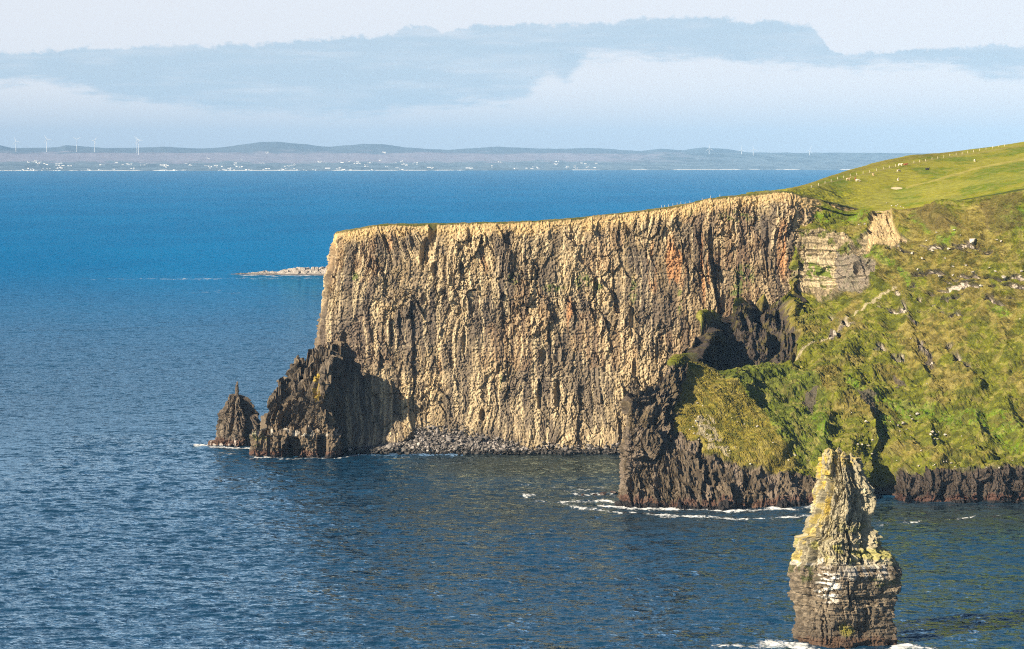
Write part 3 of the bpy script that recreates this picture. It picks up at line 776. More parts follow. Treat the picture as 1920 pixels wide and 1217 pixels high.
# ================================================================== PASTURE above the cliffs
def build_field():
    # front hem follows the rim of the hillside, then skyline and the far slope
    spec = [  # front (u,v,Y), mid, skyline
        ((1400, 368, 1476), (1400, 366.5, 1490), (1400, 364, 1520)),
        ((1468, 361, 1470), (1470, 360, 1490), (1470, 356, 1540)),
        ((1492, 374, 1470), (1495, 364, 1500), (1515, 345, 1580)),
        ((1585, 399, 1467), (1575, 372, 1530), (1585, 322, 1640)),
        ((1645, 398, 1459), (1640, 370, 1530), (1650, 305, 1690)),
        ((1690, 395, 1452), (1690, 367, 1530), (1705, 293.5, 1730)),
        ((1770, 383, 1427), (1770, 350, 1530), (1780, 286.5, 1780)),
        ((1920, 359, 1389), (1920, 320, 1530), (1920, 267, 1850)),
        ((2160, 320, 1347), (2160, 280, 1530), (2160, 228, 1880)),
        ((2700, 252, 1267), (2700, 210, 1530), (2700, 150, 1900)),
    ]
    rows = [[], [], [], [], []]
    for f_, m_, s_ in spec:
        a, b, c = W(*f_), W(*m_), W(*s_)
        rows[0].append(a + np.array([0, -.5, -.6])); rows[1].append(b); rows[2].append(c)
        rows[3].append(c + np.array([10, 60, -3.5])); rows[4].append(c + np.array([40, 300, -70]))
    G = lattice(rows, .8, smooth=(True, True), colstep=[.9] * 7 + [2, 5], rowstep=[.8, .9, 3, 10])
    u, v = proj(G); x, y, z = G[..., 0], G[..., 1], G[..., 2]
    und = .5 * fbm(x / 22, y / 30, 0, 601, 4) + .12 * fbm(x / 2.2, y / 2.2, 0, 602, 3)
    rough = sstep(1700, 1560, u + .8 * (v - 330)) * sstep(335, 375, v)
    f1, _, _, _, rt = voro2(x / 2.2, y / 2.2, 603)
    G2 = G.copy(); G2[..., 2] += und * .6 + rough * ((1 - f1) * .8 + .6 * fbm(x / 5, y / 5, 0, 604, 3))
    n1 = fbm(x / 16, y / 40, 0, 611, 4); n2 = fbm(x / 3, y / 6, 0, 612, 4)
    C = rockcolour(z.shape, (.20, .205, .016))
    C = mixc(C, (.27, .255, .035), sstep(-.1, .45, n1) * .7)
    C = mixc(C, (.105, .16, .015), sstep(.0, .5, -n1) * .7)
    C = mixc(C, (.26, .24, .06), sstep(.25, .6, n2) * .45)
    for pts, w, c_, k in (([(1700, 352), (1780, 330), (1850, 312), (1925, 296)], 3, (.33, .29, .08), .7), ([(1640, 372), (1720, 358), (1800, 345), (1920, 330)], 9, (.25, .25, .045), .6), ([(1600, 382), (1700, 376), (1800, 368)], 6, (.26, .25, .05), .6),
                          ([(1520, 352), (1600, 331), (1700, 307), (1800, 291), (1925, 272)], 2, (.26, .22, .08), .5), ([(1480, 357), (1560, 330), (1650, 306), (1720, 293), (1800, 285)], 6, (.20, .17, .035), .7)):
        dd, _, _ = segdist(u, v + 1.2 * vnoise(x / 14, 0, 0, 613), pts)
        C = mixc(C, c_, sstep(1, .3, dd / w) * k)
    C = mixc(C, (.07, .095, .015), rough * sstep(-.3, .2, n2) * .75)
    C = mixc(C, (.62, .52, .34), ((np.abs((u - 1681) / 11) ** 2 + np.abs((v - 353.5) / 2.4) ** 2) < 1) * .9)
    dd, _, _ = segdist(u, v, [(1740, 386), (1800, 376), (1860, 366), (1925, 354)])
    C = mixc(C, (.04, .05, .012), sstep(2.2, 1, dd) * .8)
    dd, _, _ = segdist(u, v, [(1536, 352), (1560, 362), (1577, 372)])
    C = mixc(C, (.05, .055, .012), sstep(1.8, .6, dd) * .8)
    C *= (.85 + .3 * rt[0])[..., None]
    o = grid_mesh('pasture', G2, M_FIELD, C, smooth=True)
    tag(o, kind='structure')
    return G2
FIELD = build_field()

# ------------------------------------------------------------------ standing points on built ground
class Ground:
    def __init__(self, *grids):
        self.P = np.concatenate([g.reshape(-1, 3) for g in grids])
        self.u, self.v = proj(self.P)
    def at(self, u, v, r=2.0):
        d = np.hypot(self.u - u, self.v - v)
        m = np.where(d < r)[0]
        if len(m) == 0: return self.P[d.argmin()]
        return self.P[m[(self.P[m, 1] + 4 * d[m]).argmin()]]
GH = Ground(HILL); GF = Ground(FIELD); GC = Ground(CLIFF)

# ------------------------------------------------------------------ boulders
def hull_mesh(seed, mat):
    r = random.Random(seed)
    bm = bmesh.new()
    for _ in range(13):
        d = Vector((r.gauss(0, 1), r.gauss(0, 1), r.gauss(0, 1))).normalized()
        s = r.uniform(.8, 1.05)
        bm.verts.new((d.x * .62 * s, d.y * .5 * s, d.z * .42 * s))
    res = bmesh.ops.convex_hull(bm, input=bm.verts)
    bmesh.ops.delete(bm, geom=[g for g in set(res['geom_interior'] + res['geom_unused']) if isinstance(g, bmesh.types.BMVert)], context='VERTS')
    me = bpy.data.meshes.new('boulder'); bm.to_mesh(me); bm.free(); me.materials.append(mat)
    return me
HULL = [hull_mesh(k, M_BOULDER) for k in range(6)]
def boulder(u, v, wpx, label, group, ground=GH):
    p = ground.at(u, v)
    s = wpx / F * p[1] / 1.15
    o = bpy.data.objects.new('boulder', rng.choice(HULL)); COL.objects.link(o)
    o.location = (p[0], p[1] - .2 * s, p[2] + .16 * s); o.scale = (s, s, s * rng.uniform(.75, 1.05))
    o.rotation_euler = (rng.uniform(-.3, .3), rng.uniform(-.3, .3), rng.uniform(0, 6.28))
    tag(o, label, 'boulder', group)
    return o
boulder(1823, 454, 17, 'big pale boulder with its dark shadow cut as a hollow behind it on the upper slope', 'pale boulders lying on the hillside')
GRP = 'pale boulders lying on the hillside'
def dents(x, y): return 1560 + x / 3.58, 640 + y / 3.58
special = [((570, 488), 9, 'pale square boulder at the top end of the short row of boulders'), ((478, 552), 10, 'large pale boulder in the middle of the short row of boulders'),
           ((225, 540), 9, 'single pale boulder just below the bare dark scar in the grass'), ((675, 612), 9, 'largest boulder of the tight cluster in the bright green grass'),
           ((760, 626), 8, 'pale boulder just right of the tight cluster in the green grass'), ((268, 667), 6, 'pale boulder at the left edge of the shaded gully, above the stack top'),
           ((600, 735), 6, 'tall thin pale stone alone in the brown grass below the clusters'), ((586, 840), 7, 'pale stone at the grass edge above the dark shore cliff')]
for (x, y), w, lab in special:
    boulder(*dents(x, y), w, lab, GRP)
for (x, y, w) in ((523, 497, 5), (535, 524, 6), (578, 538, 4), (442, 565, 6), (457, 602, 4), (503, 594, 4), (460, 636, 3.5), (526, 640, 3), (328, 628, 5), (390, 535, 3), (203, 625, 3), (172, 692, 5), (200, 690, 5), (246, 706, 7), (268, 757, 6), (304, 766, 5),
                  (662, 622, 6), (692, 628, 6), (683, 656, 5), (707, 656, 5), (716, 612, 4), (640, 284, 4), (750, 812, 4), (800, 820, 6), (770, 806, 4), (828, 845, 4), (690, 828, 5), (680, 835, 4), (1034, 848, 5), (1120, 850, 5), (872, 640, 4), (130, 480, 3), (1210, 800, 3), (436, 800, 3), (490, 702, 3)):
    boulder(*dents(x, y), w, 'small pale stone lying in the rough grass of the lower hillside', 'small pale stones in the grass of the lower hillside')
def dz(x, y): return 1140 + x / 3.381, 620 + y / 3.381
for (x, y, w) in ((566, 462, 5), (600, 475, 4), (560, 575, 6), (548, 652, 5), (575, 548, 4), (520, 628, 4), (540, 610, 4), (630, 660, 5), (655, 690, 5), (865, 595, 5), (945, 608, 7), (820, 583, 4), (785, 553, 3), (905, 848, 6), (1048, 710, 4), (808, 738, 4), (770, 762, 4), (1185, 788, 6),
                  (1145, 820, 5), (1270, 825, 5), (1275, 880, 5), (1130, 770, 4), (585, 605, 5), (610, 640, 4), (572, 690, 5)):
    boulder(*dz(x, y), w, 'small pale stone on the dry yellow slope above the dark shore cliff', 'small pale stones on the yellow slope')
def du(x, y): return 1560 + x / 4.347, 360 + y / 4.347
for (x, y, w) in ((218, 270, 4), (262, 262, 7), (1043, 355, 4), (850, 330, 6), (990, 310, 6), (655, 502, 9), (700, 635, 7), (880, 690, 10), (985, 680, 8), (1150, 655, 9), (1215, 770, 10), (1400, 700, 12), (1545, 650, 8), (1540, 690, 7), (1090, 600, 6), (985, 612, 6), (1530, 515, 4), (1340, 395, 6), (1380, 405, 6), (1330, 645, 6), (1285, 622, 5), (820, 485, 8), (770, 400, 6), (950, 465, 8), (920, 545, 7), (1530, 1038, 4), (640, 1195, 5), (730, 545, 6)):
    boulder(*du(x, y), w, 'small pale stone of the broken rock ledges across the upper slope', 'pale stones of the upper rock ledges')
for (u_, v_, w) in ((1672, 386, 4), (1680, 387, 5), (1689, 388, 5), (1683, 384, 3), (1738, 387, 6), (1662, 381, 3), (1694, 390, 3)):
    boulder(u_, v_, w, 'small white stone along the lower edge of the pasture', 'white stones at the pasture edge', GF)
# rocks awash off the dark point
ROCKS = hull_mesh(40, surface_mat('wet_dark_rock', (.055, .038, .032), scale=1.5, var=.3, bump=.4, bscale=3, rough=.5))
for u_, v_, wpx, hz, lab in ((1130, 926, 16, .5, 'long low dark rock awash nearest to the dark cliff point'), (1115, 928, 11, .6, 'dark rock awash in the foam, middle of the three'), (1092, 928, 9, .55, 'small dark rock awash farthest out from the cliff point'), (1152, 924, 18, .6, 'dark wet ledge of rock touching the base of the cliff point')):
    Y = sea_Y(v_); p = SX(u_, Y, 0)
    s = wpx / F * Y / 1.15
    o = bpy.data.objects.new('shore_rock', ROCKS); COL.objects.link(o); o.location = (p[0], p[1], .15); o.scale = (s, s * 1.4, s * hz); o.rotation_euler = (.1, .05, u_)
    tag(o, lab, 'rock', 'rocks awash off the dark point')

# broken stone at the foot of the cliff, one mass
def build_scree():
    r = np.random.RandomState(5)
    base = []
    for me in HULL:
        V = np.array([v.co[:] for v in me.vertices]); me.calc_loop_triangles()
        T = np.array([t.vertices[:] for t in me.loop_triangles]); base.append((V, T))
    Vs, Ts, Cs, off = [], [], [], 0
    m = (GC.u > 655) & (GC.u < 1172) & (GC.v > 770) & (GC.P[:, 2] > .2)
    idx = np.where(m)[0]
    apv = np.interp(GC.u[idx], [650, 700, 760, 790, 850, 900, 960, 1000, 1050, 1172], [848, 845, 826, 796, 808, 816, 828, 841, 837, 836])
    idx = idx[GC.v[idx] > apv + r.normal(0, 5, len(idx))]
    pick = r.choice(idx, 4200)
    for i in pick:
        V, T = base[r.randint(len(base))]
        s = .35 + r.exponential(.5); s = min(s, 4.5)
        ang = r.uniform(0, 6.28); ca, sa = math.cos(ang), math.sin(ang); tl = r.uniform(-.6, .6)
        R = np.array([[ca, -sa, 0], [sa, ca, 0], [0, 0, 1]]) @ np.array([[1, 0, 0], [0, math.cos(tl), -math.sin(tl)], [0, math.sin(tl), math.cos(tl)]])
        Vs.append((V * s) @ R.T + GC.P[i] + np.array([0, -.3 * s, .1 * s])); Ts.append(T + off); off += len(V)
        g = r.uniform(.05, .24) if r.rand() < .85 else r.uniform(.25, .4); c = np.array([g * 1.05, g * .95, g * .88])
        if GC.P[i][2] < 2: c *= .3
        Cs.append(np.repeat(c[None], len(V), 0))
    o = raw_mesh('scree', np.concatenate(Vs), np.concatenate(Ts), M_SCREE, np.concatenate(Cs))
    tag(o, 'grey broken stones heaped along the foot of the big cliff', 'scree', kind='stuff')
build_scree()

# ================================================================== SKERRY
def build_skerry():
    Yk = sea_Y(514)
    x0 = (425 - 960) / F * Yk; x1 = (760 - 960) / F * Yk
    xs = np.arange(x0, x1, .8); ys = np.arange(-46, 70, 1.2)
    X, Yy = np.meshgrid(xs, ys)
    t = (X - x0) / (x1 - x0)
    u_ = 960 + X / Yk * F
    crest = np.interp(u_, [425, 445, 480, 495, 505, 520, 535, 560, 620, 760], [.1, 1.1, 2.2, 4.4, 3.8, 3.2, 6.2, 7.6, 9.0, 7])
    wf = np.interp(u_, [425, 480, 540, 620, 760], [9, 22, 34, 46, 60])
    pr = np.clip(1 - (Yy / wf) ** 2, -.3, 1)
    f1, f2, ox, oy, rr = voro2(X / 4.5, Yy / 6, 701)
    H = crest * pr * (.8 + .55 * rr[0]) + .8 * fbm(X / 3, Yy / 3, 0, 702, 3) * np.clip(pr, 0, 1) - .6
    G = np.stack([X, Yk + Yy, np.where(pr < 0, -2, H)], -1)
    C = rockcolour(X.shape, (.36, .32, .28)) * (.7 + .5 * rr[1])[..., None]
    C = mixc(C, (.13, .12, .115), sstep(2.6, 1.2, H + .6 * vnoise(X / 4, Yy / 4, 0, 703)))
    o = grid_mesh('rocky_islet', G, M_ROCK, C, flip=True)
    tag(o, 'low pale rocky islet far out in the sea, running in behind the headland', 'islet')
    return Yk
YK = build_skerry()

# ================================================================== FAR LAND
def land_height(u, y):
    """height of the far country on bearing u at distance y"""
    sky = np.interp(u, [-900, -200, 0, 25, 60, 110, 125, 160, 230, 290, 310, 380, 430, 490, 520, 560, 620, 680, 715, 760, 840, 880, 930, 990, 1060, 1120, 1200, 1240, 1280, 1320, 1360, 1400, 1440, 1520, 1600, 1700, 1900, 2400, 3000],
                    [272, 270, 271, 277, 278, 276, 273, 276, 279, 277, 276, 279, 276, 268, 267, 271, 276, 270, 271, 277, 280, 277.5, 276, 278, 279, 278.5, 283, 279, 282, 276, 280, 286, 288, 286.5, 288, 290, 292, 290, 288])
    hz = lambda v, Y: CAMH + (HOR - v) * Y / F
    return sky, hz
Y0L = sea_Y(320.5); LK = 1.45
def build_land():
    us = np.concatenate([np.arange(-900, -50, 12), np.arange(-50, 1980, 2.5), np.arange(1980, 3000, 14)])
    dist = np.concatenate([np.arange(0, 400, 40), np.arange(400, 4800, 100)]) * LK
    U, Dd = np.meshgrid(us, dist); Dr = Dd; Dd = Dd / LK
    shore = Y0L + 1000 * np.interp(U, [0, 700, 1400, 1900], [0, .7, 3.2, 5.0]) + 60 * fbm(U / 60, 0, 0, 801, 3)
    Yy = shore + Dr
    X = (U - 960) / F * Yy
    sky, hz = land_height(U, Yy)
    k = Dd / 4700
    # bearings (rows) of the ground at each distance: shore 320 -> plain 300 -> moor 284 -> ridge
    sh_v = HOR + CAMH * F / shore
    vv = np.where(Dd < 1500, sh_v + (304 - sh_v) * (np.clip(Dd / 1500, 0, 1) ** .8), np.where(Dd < 3000, 304 + (288 - 304) * (Dd - 1500) / 1500, 288 + (np.minimum(sky, 289) - 288) * sstep(3000, 4300, Dd)))
    z = CAMH + (HOR - vv) * Yy / F
    z += 12 * fbm(X / 600, Yy / 600, 0, 802, 4) * sstep(0, 800, Dd)
    z = np.maximum(z, np.where(Dd < 60, -1 + Dd * .05, 1.5))
    z[0] = -3
    z[-3:] -= np.array([25, 90, 220])[:, None]
    G = np.stack([X, Yy, z], -1)
    n1 = fbm(X / 220, Yy / 260, 0, 803, 4); n2 = fbm(X / 60, Yy / 160, 0, 804, 3)
    C = rockcolour(X.shape, (.13, .17, .20))  # bluish land tones put distance haze into the colour
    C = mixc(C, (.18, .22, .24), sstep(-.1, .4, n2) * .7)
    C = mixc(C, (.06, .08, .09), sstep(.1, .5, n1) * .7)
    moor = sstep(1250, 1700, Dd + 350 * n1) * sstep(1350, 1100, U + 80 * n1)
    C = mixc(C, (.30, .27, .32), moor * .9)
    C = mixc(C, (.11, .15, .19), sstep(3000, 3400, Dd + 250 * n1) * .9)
    C = mixc(C, (.75, .72, .66), (Dd < 75) * sstep(-.35, .1, fbm(U / 40, 0, 0, 806, 3)))
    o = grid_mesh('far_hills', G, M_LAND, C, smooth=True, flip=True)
    tag(o, kind='structure')
    return G
LAND = build_land()
GL = Ground(LAND)

# houses: one kind, small gabled and rendered white
def house_mesh(L, Wd, H, R):
    bm = bmesh.new()
    vs = [bm.verts.new(c) for c in ((-L, -Wd, -2), (L, -Wd, -2), (L, Wd, -2), (-L, Wd, -2), (-L, -Wd, H), (L, -Wd, H), (L, Wd, H), (-L, Wd, H), (-L, 0, H + R), (L, 0, H + R))]
    for f in ((0, 1, 5, 4), (1, 2, 6, 9, 5), (2, 3, 7, 6), (3, 0, 4, 8, 7)):
        bm.faces.new([vs[i] for i in f]).material_index = 0
    for f in ((4, 5, 9, 8), (6, 7, 8, 9)):
        bm.faces.new([vs[i] for i in f]).material_index = 1
    bm.faces.new([vs[i] for i in (3, 2, 1, 0)])
    me = bpy.data.meshes.new('house'); bm.to_mesh(me); bm.free(); me.materials.append(M_WHITE); me.materials.append(M_SLATE)
    return me
HOUSES = [house_mesh(9, 4.5, 5, 2.5), house_mesh(13, 5, 6, 3), house_mesh(7, 5, 7.5, 3), house_mesh(18, 6, 5.5, 2.6)]
def house(u, v, s=1.0, label=None, group=None, which=None):
    p = GL.at(u, v, 3)
    # walk along the ground to the requested row
    o = bpy.data.objects.new('house', HOUSES[which if which is not None else rng.choice((0, 0, 1, 2, 3))]); COL.objects.link(o)
    o.location = p; o.rotation_euler = (0, 0, rng.uniform(-.5, .5)); o.scale = (s,) * 3
    tag(o, label or 'small white gabled house scattered along the far shore', 'house', group or 'white houses along the far shore')
    return o
hz4 = lambda x, y, ox: (ox + x / 4, 220 + y / 4)
clusters = [(280, 325, 0, 10), (310, 340, 0, 8), (440, 345, 0, 6), (455, 370, 0, 6), (210, 385, 0, 7), (100, 402, 0, 6), (20, 402, 0, 5), (265, 402, 0, 4), (340, 378, 0, 4), (530, 360, 0, 2), (560, 398, 0, 4), (420, 405, 0, 7), (640, 402, 0, 5), (670, 383, 0, 3), (735, 383, 0, 2), (770, 350, 0, 3), (870, 342, 0, 2),
            (855, 388, 0, 2), (960, 342, 0, 4), (1000, 378, 0, 4), (1045, 345, 0, 2), (1100, 346, 0, 2), (1250, 350, 0, 9), (1220, 365, 0, 4), (1240, 390, 0, 4), (1350, 390, 0, 6), (1430, 350, 0, 4), (1570, 300, 0, 3), (1580, 360, 0, 5), (1630, 360, 0, 4), (1660, 380, 0, 4), (1720, 380, 0, 5), (1780, 362, 0, 4), (1810, 308, 0, 2), (1860, 388, 0, 7), (1750, 345, 0, 3),
            (90, 258, 480, 3), (55, 343, 480, 2), (90, 382, 480, 4), (180, 393, 480, 3), (240, 360, 480, 4), (290, 355, 480, 3), (210, 382, 480, 4), (300, 385, 480, 3), (360, 387, 480, 2), (435, 388, 480, 3), (485, 332, 480, 3), (620, 378, 480, 3), (660, 385, 480, 5), (640, 332, 480, 2), (695, 322, 480, 3), (755, 338, 480, 4), (800, 330, 480, 4), (855, 335, 480, 4), (815, 358, 480, 3), (930, 317, 480, 2),
            (870, 393, 480, 5), (985, 365, 480, 3), (1075, 325, 480, 4), (1115, 336, 480, 3), (1145, 354, 480, 4), (1085, 376, 480, 3), (1195, 340, 480, 4), (1330, 372, 480, 4), (1590, 372, 480, 4), (1760, 366, 480, 3), (1840, 335, 480, 2), (975, 260, 480, 2),
            (20, 377, 960, 2), (135, 370, 960, 4), (190, 367, 960, 3), (320, 340, 960, 3), (345, 325, 960, 2), (395, 365, 960, 3), (465, 370, 960, 4), (535, 336, 960, 3), (560, 365, 960, 2), (625, 373, 960, 2), (640, 343, 960, 2), (750, 338, 960, 4), (710, 360, 960, 3), (800, 365, 960, 6), (850, 358, 960, 4), (870, 328, 960, 2), (915, 345, 960, 3), (910, 365, 960, 5), (960, 355, 960, 3), (1005, 363, 960, 2), (1250, 367, 960, 2), (1330, 325, 960, 2),
            (1435, 305, 960, 2), (1435, 340, 960, 4), (1440, 367, 960, 5), (1590, 306, 960, 3), (1670, 313, 960, 2), (1735, 313, 960, 3), (1800, 310, 960, 2), (1710, 357, 960, 3), (1860, 312, 960, 2), (1910, 345, 960, 2), (1990, 340, 960, 3), (2080, 345, 960, 3), (2230, 350, 960, 3)]
nh = 0
for (x, y, ox, n_) in clusters:
    for k in range(n_):
        if nh >= 296: break
        u_, v_ = hz4(x + rng.gauss(0, 4 + 3.2 * n_), y + rng.gauss(0, 5), ox)
        if v_ > 322.5 - u_ * .0028: v_ = 321.5 - u_ * .0028
        house(u_, v_, rng.uniform(.95, 1.6)); nh += 1
house(614, 313.5, 2.0, 'largest white building on the far shore, left of the headland top', 'large white buildings on the far shore', 3)
house(877, 313, 1.9, 'broad white building standing by itself on the empty stretch of far shore', 'large white buildings on the far shore', 3)

# wind turbines
def cyl(bm, p0, p1, r0, r1, n=10):
    p0, p1 = Vector(p0), Vector(p1); d = (p1 - p0).normalized()
    s = d.orthogonal().normalized(); t = d.cross(s)
    a = [bm.verts.new(p0 + (s * math.cos(i / n * 6.2832) + t * math.sin(i / n * 6.2832)) * r0) for i in range(n)]
    b = [bm.verts.new(p1 + (s * math.cos(i / n * 6.2832) + t * math.sin(i / n * 6.2832)) * r1) for i in range(n)]
    for i in range(n): bm.faces.new((a[i], a[(i + 1) % n], b[(i + 1) % n], b[i]))
    bm.faces.new(a[::-1]); bm.faces.new(b)
def turbine(u, vtop, vbot, ang, label, Y=None, blade=9.0):
    p = GL.at(u, vbot, 3)
    Yt = p[1]
    h = (vbot - vtop) / F * Yt
    root = empty('wind_turbine', (float((u - 960) / F * Yt), float(Yt), float(p[2])))
    tag(root, label, 'wind turbine', 'wind turbines on the far hills')
    bm = bmesh.new(); cyl(bm, (0, 0, -6), (0, 0, h), 5.6, 3.6); bm_obj('tower', bm, M_TURB, root)
    bm = bmesh.new(); cyl(bm, (0, -8, h), (0, 8, h), 3.4, 3.0); bm_obj('nacelle', bm, M_TURB, root)
    bm = bmesh.new(); cyl(bm, (0, -12, h), (0, -8, h), 1.5, 3.2); bm_obj('hub', bm, M_TURB, root)
    bl = blade / F * Yt
    for k in range(3):
        a = ang + k * 2.0944
        d = Vector((math.cos(a), 0, math.sin(a))); s = Vector((-math.sin(a), 0, math.cos(a)))
        bm = bmesh.new(); c = Vector((0, -10, h))
        vs = []
        for t, w, th in ((.03, 2.2, 1.6), (.2, 4.6, 1.2), (1.0, 1.2, .4)):
            q = c + d * bl * t
            vs.append([bm.verts.new(q + s * w + Vector((0, th, 0))), bm.verts.new(q - s * w * .6 + Vector((0, th * .4, 0))), bm.verts.new(q - s * w * .6 - Vector((0, th, 0))), bm.verts.new(q + s * w - Vector((0, th * .4, 0)))])
        for A, B in zip(vs, vs[1:]):
            for i in range(4): bm.faces.new((A[i], A[(i + 1) % 4], B[(i + 1) % 4], B[i]))
        bm.faces.new(vs[0][::-1]); bm.faces.new(vs[-1])
        bm_obj('blade', bm, M_TURB, root)
turbine(32, 263, 283, 1.9, 'leftmost thin white wind turbine on the far hills')
turbine(89.5, 259, 283, 2.0, 'second white wind turbine from the left, its rotor tilted up left')
turbine(146, 259, 282.5, 2.6, 'third white wind turbine from the left on the far hills')
turbine(179, 261, 282.5, .9, 'fourth white wind turbine from the left with one blade up right')
turbine(258.5, 259, 283.5, 2.2, 'rear one of the two wind turbines that stand close together')
turbine(261.5, 261, 287.5, .05, 'front one of the two wind turbines that stand close together')
turbine(1329, 277, 287.5, 1.6, 'wind turbine on the rounded far hill above the headland')
turbine(1389.5, 279, 287.5, 1.5, 'faint wind turbine just right of the rounded far hill')
turbine(1411.5, 277, 289, 1.7, 'faint wind turbine, second right of the rounded far hill')
turbine(1517, 280, 289.5, 1.2, 'faint wind turbine farthest right, near the grass hill')

# ================================================================== COWS AND FENCES
def cow_body(pose):
    """one continuous skinned body; pose 'graze' or 'lie' or 'stand', facing +X"""
    V, E, R = [], [], []
    def add(p, r, par=None):
        V.append(p); R.append(r)
        if par is not None: E.append((par, len(V) - 1))
        return len(V) - 1
    lz = .78 if pose != 'lie' else .38
    z = lz + .25
    pel = add((-.75, 0, z + .08), .34)
    mid = add((-.1, 0, z - .02), .43, pel); ch = add((.55, 0, z + .02), .40, mid)
    rump = add((-1.0, 0, z + .05), .26, pel)
    tail = add((-1.12, 0, z - .15), .06, rump); add((-1.14, 0, z - .6 if pose != 'lie' else z - .45), .05, tail)
    if pose == 'graze':
        nk = add((.95, 0, z - .12), .22, ch); hd = add((1.25, 0, z - .52), .17, nk); mz = add((1.38, 0, z - .82), .11, hd)
    else:
        nk = add((.95, .0, z + .28), .21, ch); hd = add((1.22, 0, z + .50), .17, nk); mz = add((1.52, 0, z + .36), .11, hd)
    for s in (-1, 1):
        e = add((V[hd][0] - .05, s * .24, V[hd][2] + .1), .05, hd)
        if pose == 'lie':
            k = add((.7, s * .3, .26), .14, ch); add((1.05, s * .3, .1), .08, k)
            k = add((-.7, s * .42, .24), .2, pel); add((-.25, s * .5, .09), .08, k)
        else:
            sh = add((.62, s * .22, lz - .12), .17, ch); kn = add((.60, s * .22, .42), .09, sh); add((.62, s * .22, .02), .075, kn)
            hp = add((-.82, s * .24, lz - .05), .2, pel); hk = add((-.98, s * .24, .48), .095, hp); add((-.88, s * .24, .02), .075, hk)
    ud = add((-.5, 0, lz - .12), .17, mid) if pose != 'lie' else None
    me = bpy.data.meshes.new('cow'); me.from_pydata(V, E, [])
    o = bpy.data.objects.new('cow_tmp', me); COL.objects.link(o)
    md = o.modifiers.new('s', 'SKIN'); md.use_smooth_shade = True
    sv = me.skin_vertices[0].data
    for i, r in enumerate(R): sv[i].radius = (r, r)
    sv[0].use_root = True
    o.modifiers.new('d', 'SUBSURF').levels = 1
    dg = bpy.context.evaluated_depsgraph_get(); dg.update()
    m2 = bpy.data.meshes.new_from_object(o.evaluated_get(dg))
    bpy.data.objects.remove(o)
    return m2
BODIES = {p: cow_body(p) for p in ('graze', 'stand', 'lie')}
def hide_mat(name, c1, c2, thr):
    m, nt, N, L = nodes_of(name)
    out = N.new('ShaderNodeOutputMaterial'); bs = N.new('ShaderNodeBsdfPrincipled'); bs.inputs['Roughness'].default_value = .85
    tc = N.new('ShaderNodeTexCoord'); n = N.new('ShaderNodeTexNoise'); n.inputs['Scale'].default_value = 1.1
    cr = N.new('ShaderNodeValToRGB'); cr.color_ramp.elements[0].position = thr; cr.color_ramp.elements[1].position = thr + .03
    cr.color_ramp.elements[0].color = (*c1, 1); cr.color_ramp.elements[1].color = (*c2, 1)
    L.new(tc.outputs['Object'], n.inputs['Vector']); L.new(n.outputs['Fac'], cr.inputs[0]); L.new(cr.outputs[0], bs.inputs['Base Color']); L.new(bs.outputs[0], out.inputs['Surface'])
    return m
H_CREAM = hide_mat('cream_hide', (.75, .66, .5), (.8, .72, .58), .5)
H_RED = hide_mat('red_brown_hide', (.28, .08, .03), (.32, .10, .04), .5)
H_BLACK = hide_mat('black_hide', (.015, .014, .013), (.02, .02, .02), .5)
H_PIED = hide_mat('red_and_white_hide', (.72, .62, .5), (.34, .13, .05), .56)
H_TAN = hide_mat('tan_hide', (.55, .38, .2), (.65, .5, .32), .5)
def cow(u, v, pose, rz, hide, label, s=1.2):
    p = GF.at(u, v, 1.5)
    me = BODIES[pose].copy(); me.materials.clear(); me.materials.append(hide)
    o = bpy.data.objects.new('cow', me); COL.objects.link(o)
    o.location = (p[0], p[1], p[2] + .02); o.rotation_euler = (0, 0, rz); o.scale = (s,) * 3
    tag(o, label, 'cow', 'cows grazing on the pasture above the cliff')
cow(1591, 339, 'stand', .3, H_TAN, 'tan and brown cow at the left end of the herd')
cow(1604, 338.5, 'stand', 1.4, H_RED, 'dark red cow standing directly behind a white cow')
cow(1608.5, 341, 'graze', .2, H_CREAM, 'white cow grazing in front of a dark red cow')
cow(1637.5, 329.5, 'graze', 1.2, H_TAN, 'tan cow seen end on, below the fence posts')
cow(1688, 311.5, 'stand', .1, H_CREAM, 'long white cow beside the fence, touching a red-brown cow')
cow(1698, 310, 'lie', .2, H_RED, 'red-brown cow lying beside the long white cow near the fence')
cow(1685, 322, 'graze', .6, H_PIED, 'white cow below the pair that stands at the fence')
cow(1684.5, 339.5, 'stand', 1.3, H_PIED, 'white cow with brown head, lowest of the herd, above the bare patch')
cow(1739, 318.5, 'lie', .1, H_BLACK, 'only black cow, lying in the open grass')
cow(1827.5, 302.5, 'graze', 1.2, H_CREAM, 'cream cow standing alone far to the right')

def fence(name_label, pts, h, r, group=None, gaps=True, ground=GF):
    p0 = ground.at(*pts[0], 1.5)
    root = empty('fence', tuple(p0)); tag(root, name_label, 'fence')
    for (u, v) in pts:
        p = ground.at(u, v, 1.5) - p0
        bm = bmesh.new(); cyl(bm, (p[0], p[1], p[2] - .3), (p[0], p[1], p[2] + h), r, r * .9, 6)
        bm_obj('post', bm, M_POST, root)
f4 = [(325, 408), (380, 390), (428, 377), (475, 362), (523, 345), (570, 335), (618, 322), (665, 312), (714, 303), (762, 293), (812, 281), (865, 269), (910, 260), (958, 249), (1094, 223), (1136, 214), (1182, 204), (1229, 194), (1275, 184), (1320, 178), (1363, 169), (1410, 160), (1454, 152), (1500, 144), (1541, 136), (1587, 127), (1635, 118), (1683, 107), (1728, 99), (1775, 92)]
fence('long line of pale posts running up over the pasture behind the cows', [(1440 + x / 4, 250 + y / 4) for x, y in f4], 1.5, .15)
rim = Ground(CLIFF[: CLIFF.shape[0] // 3])
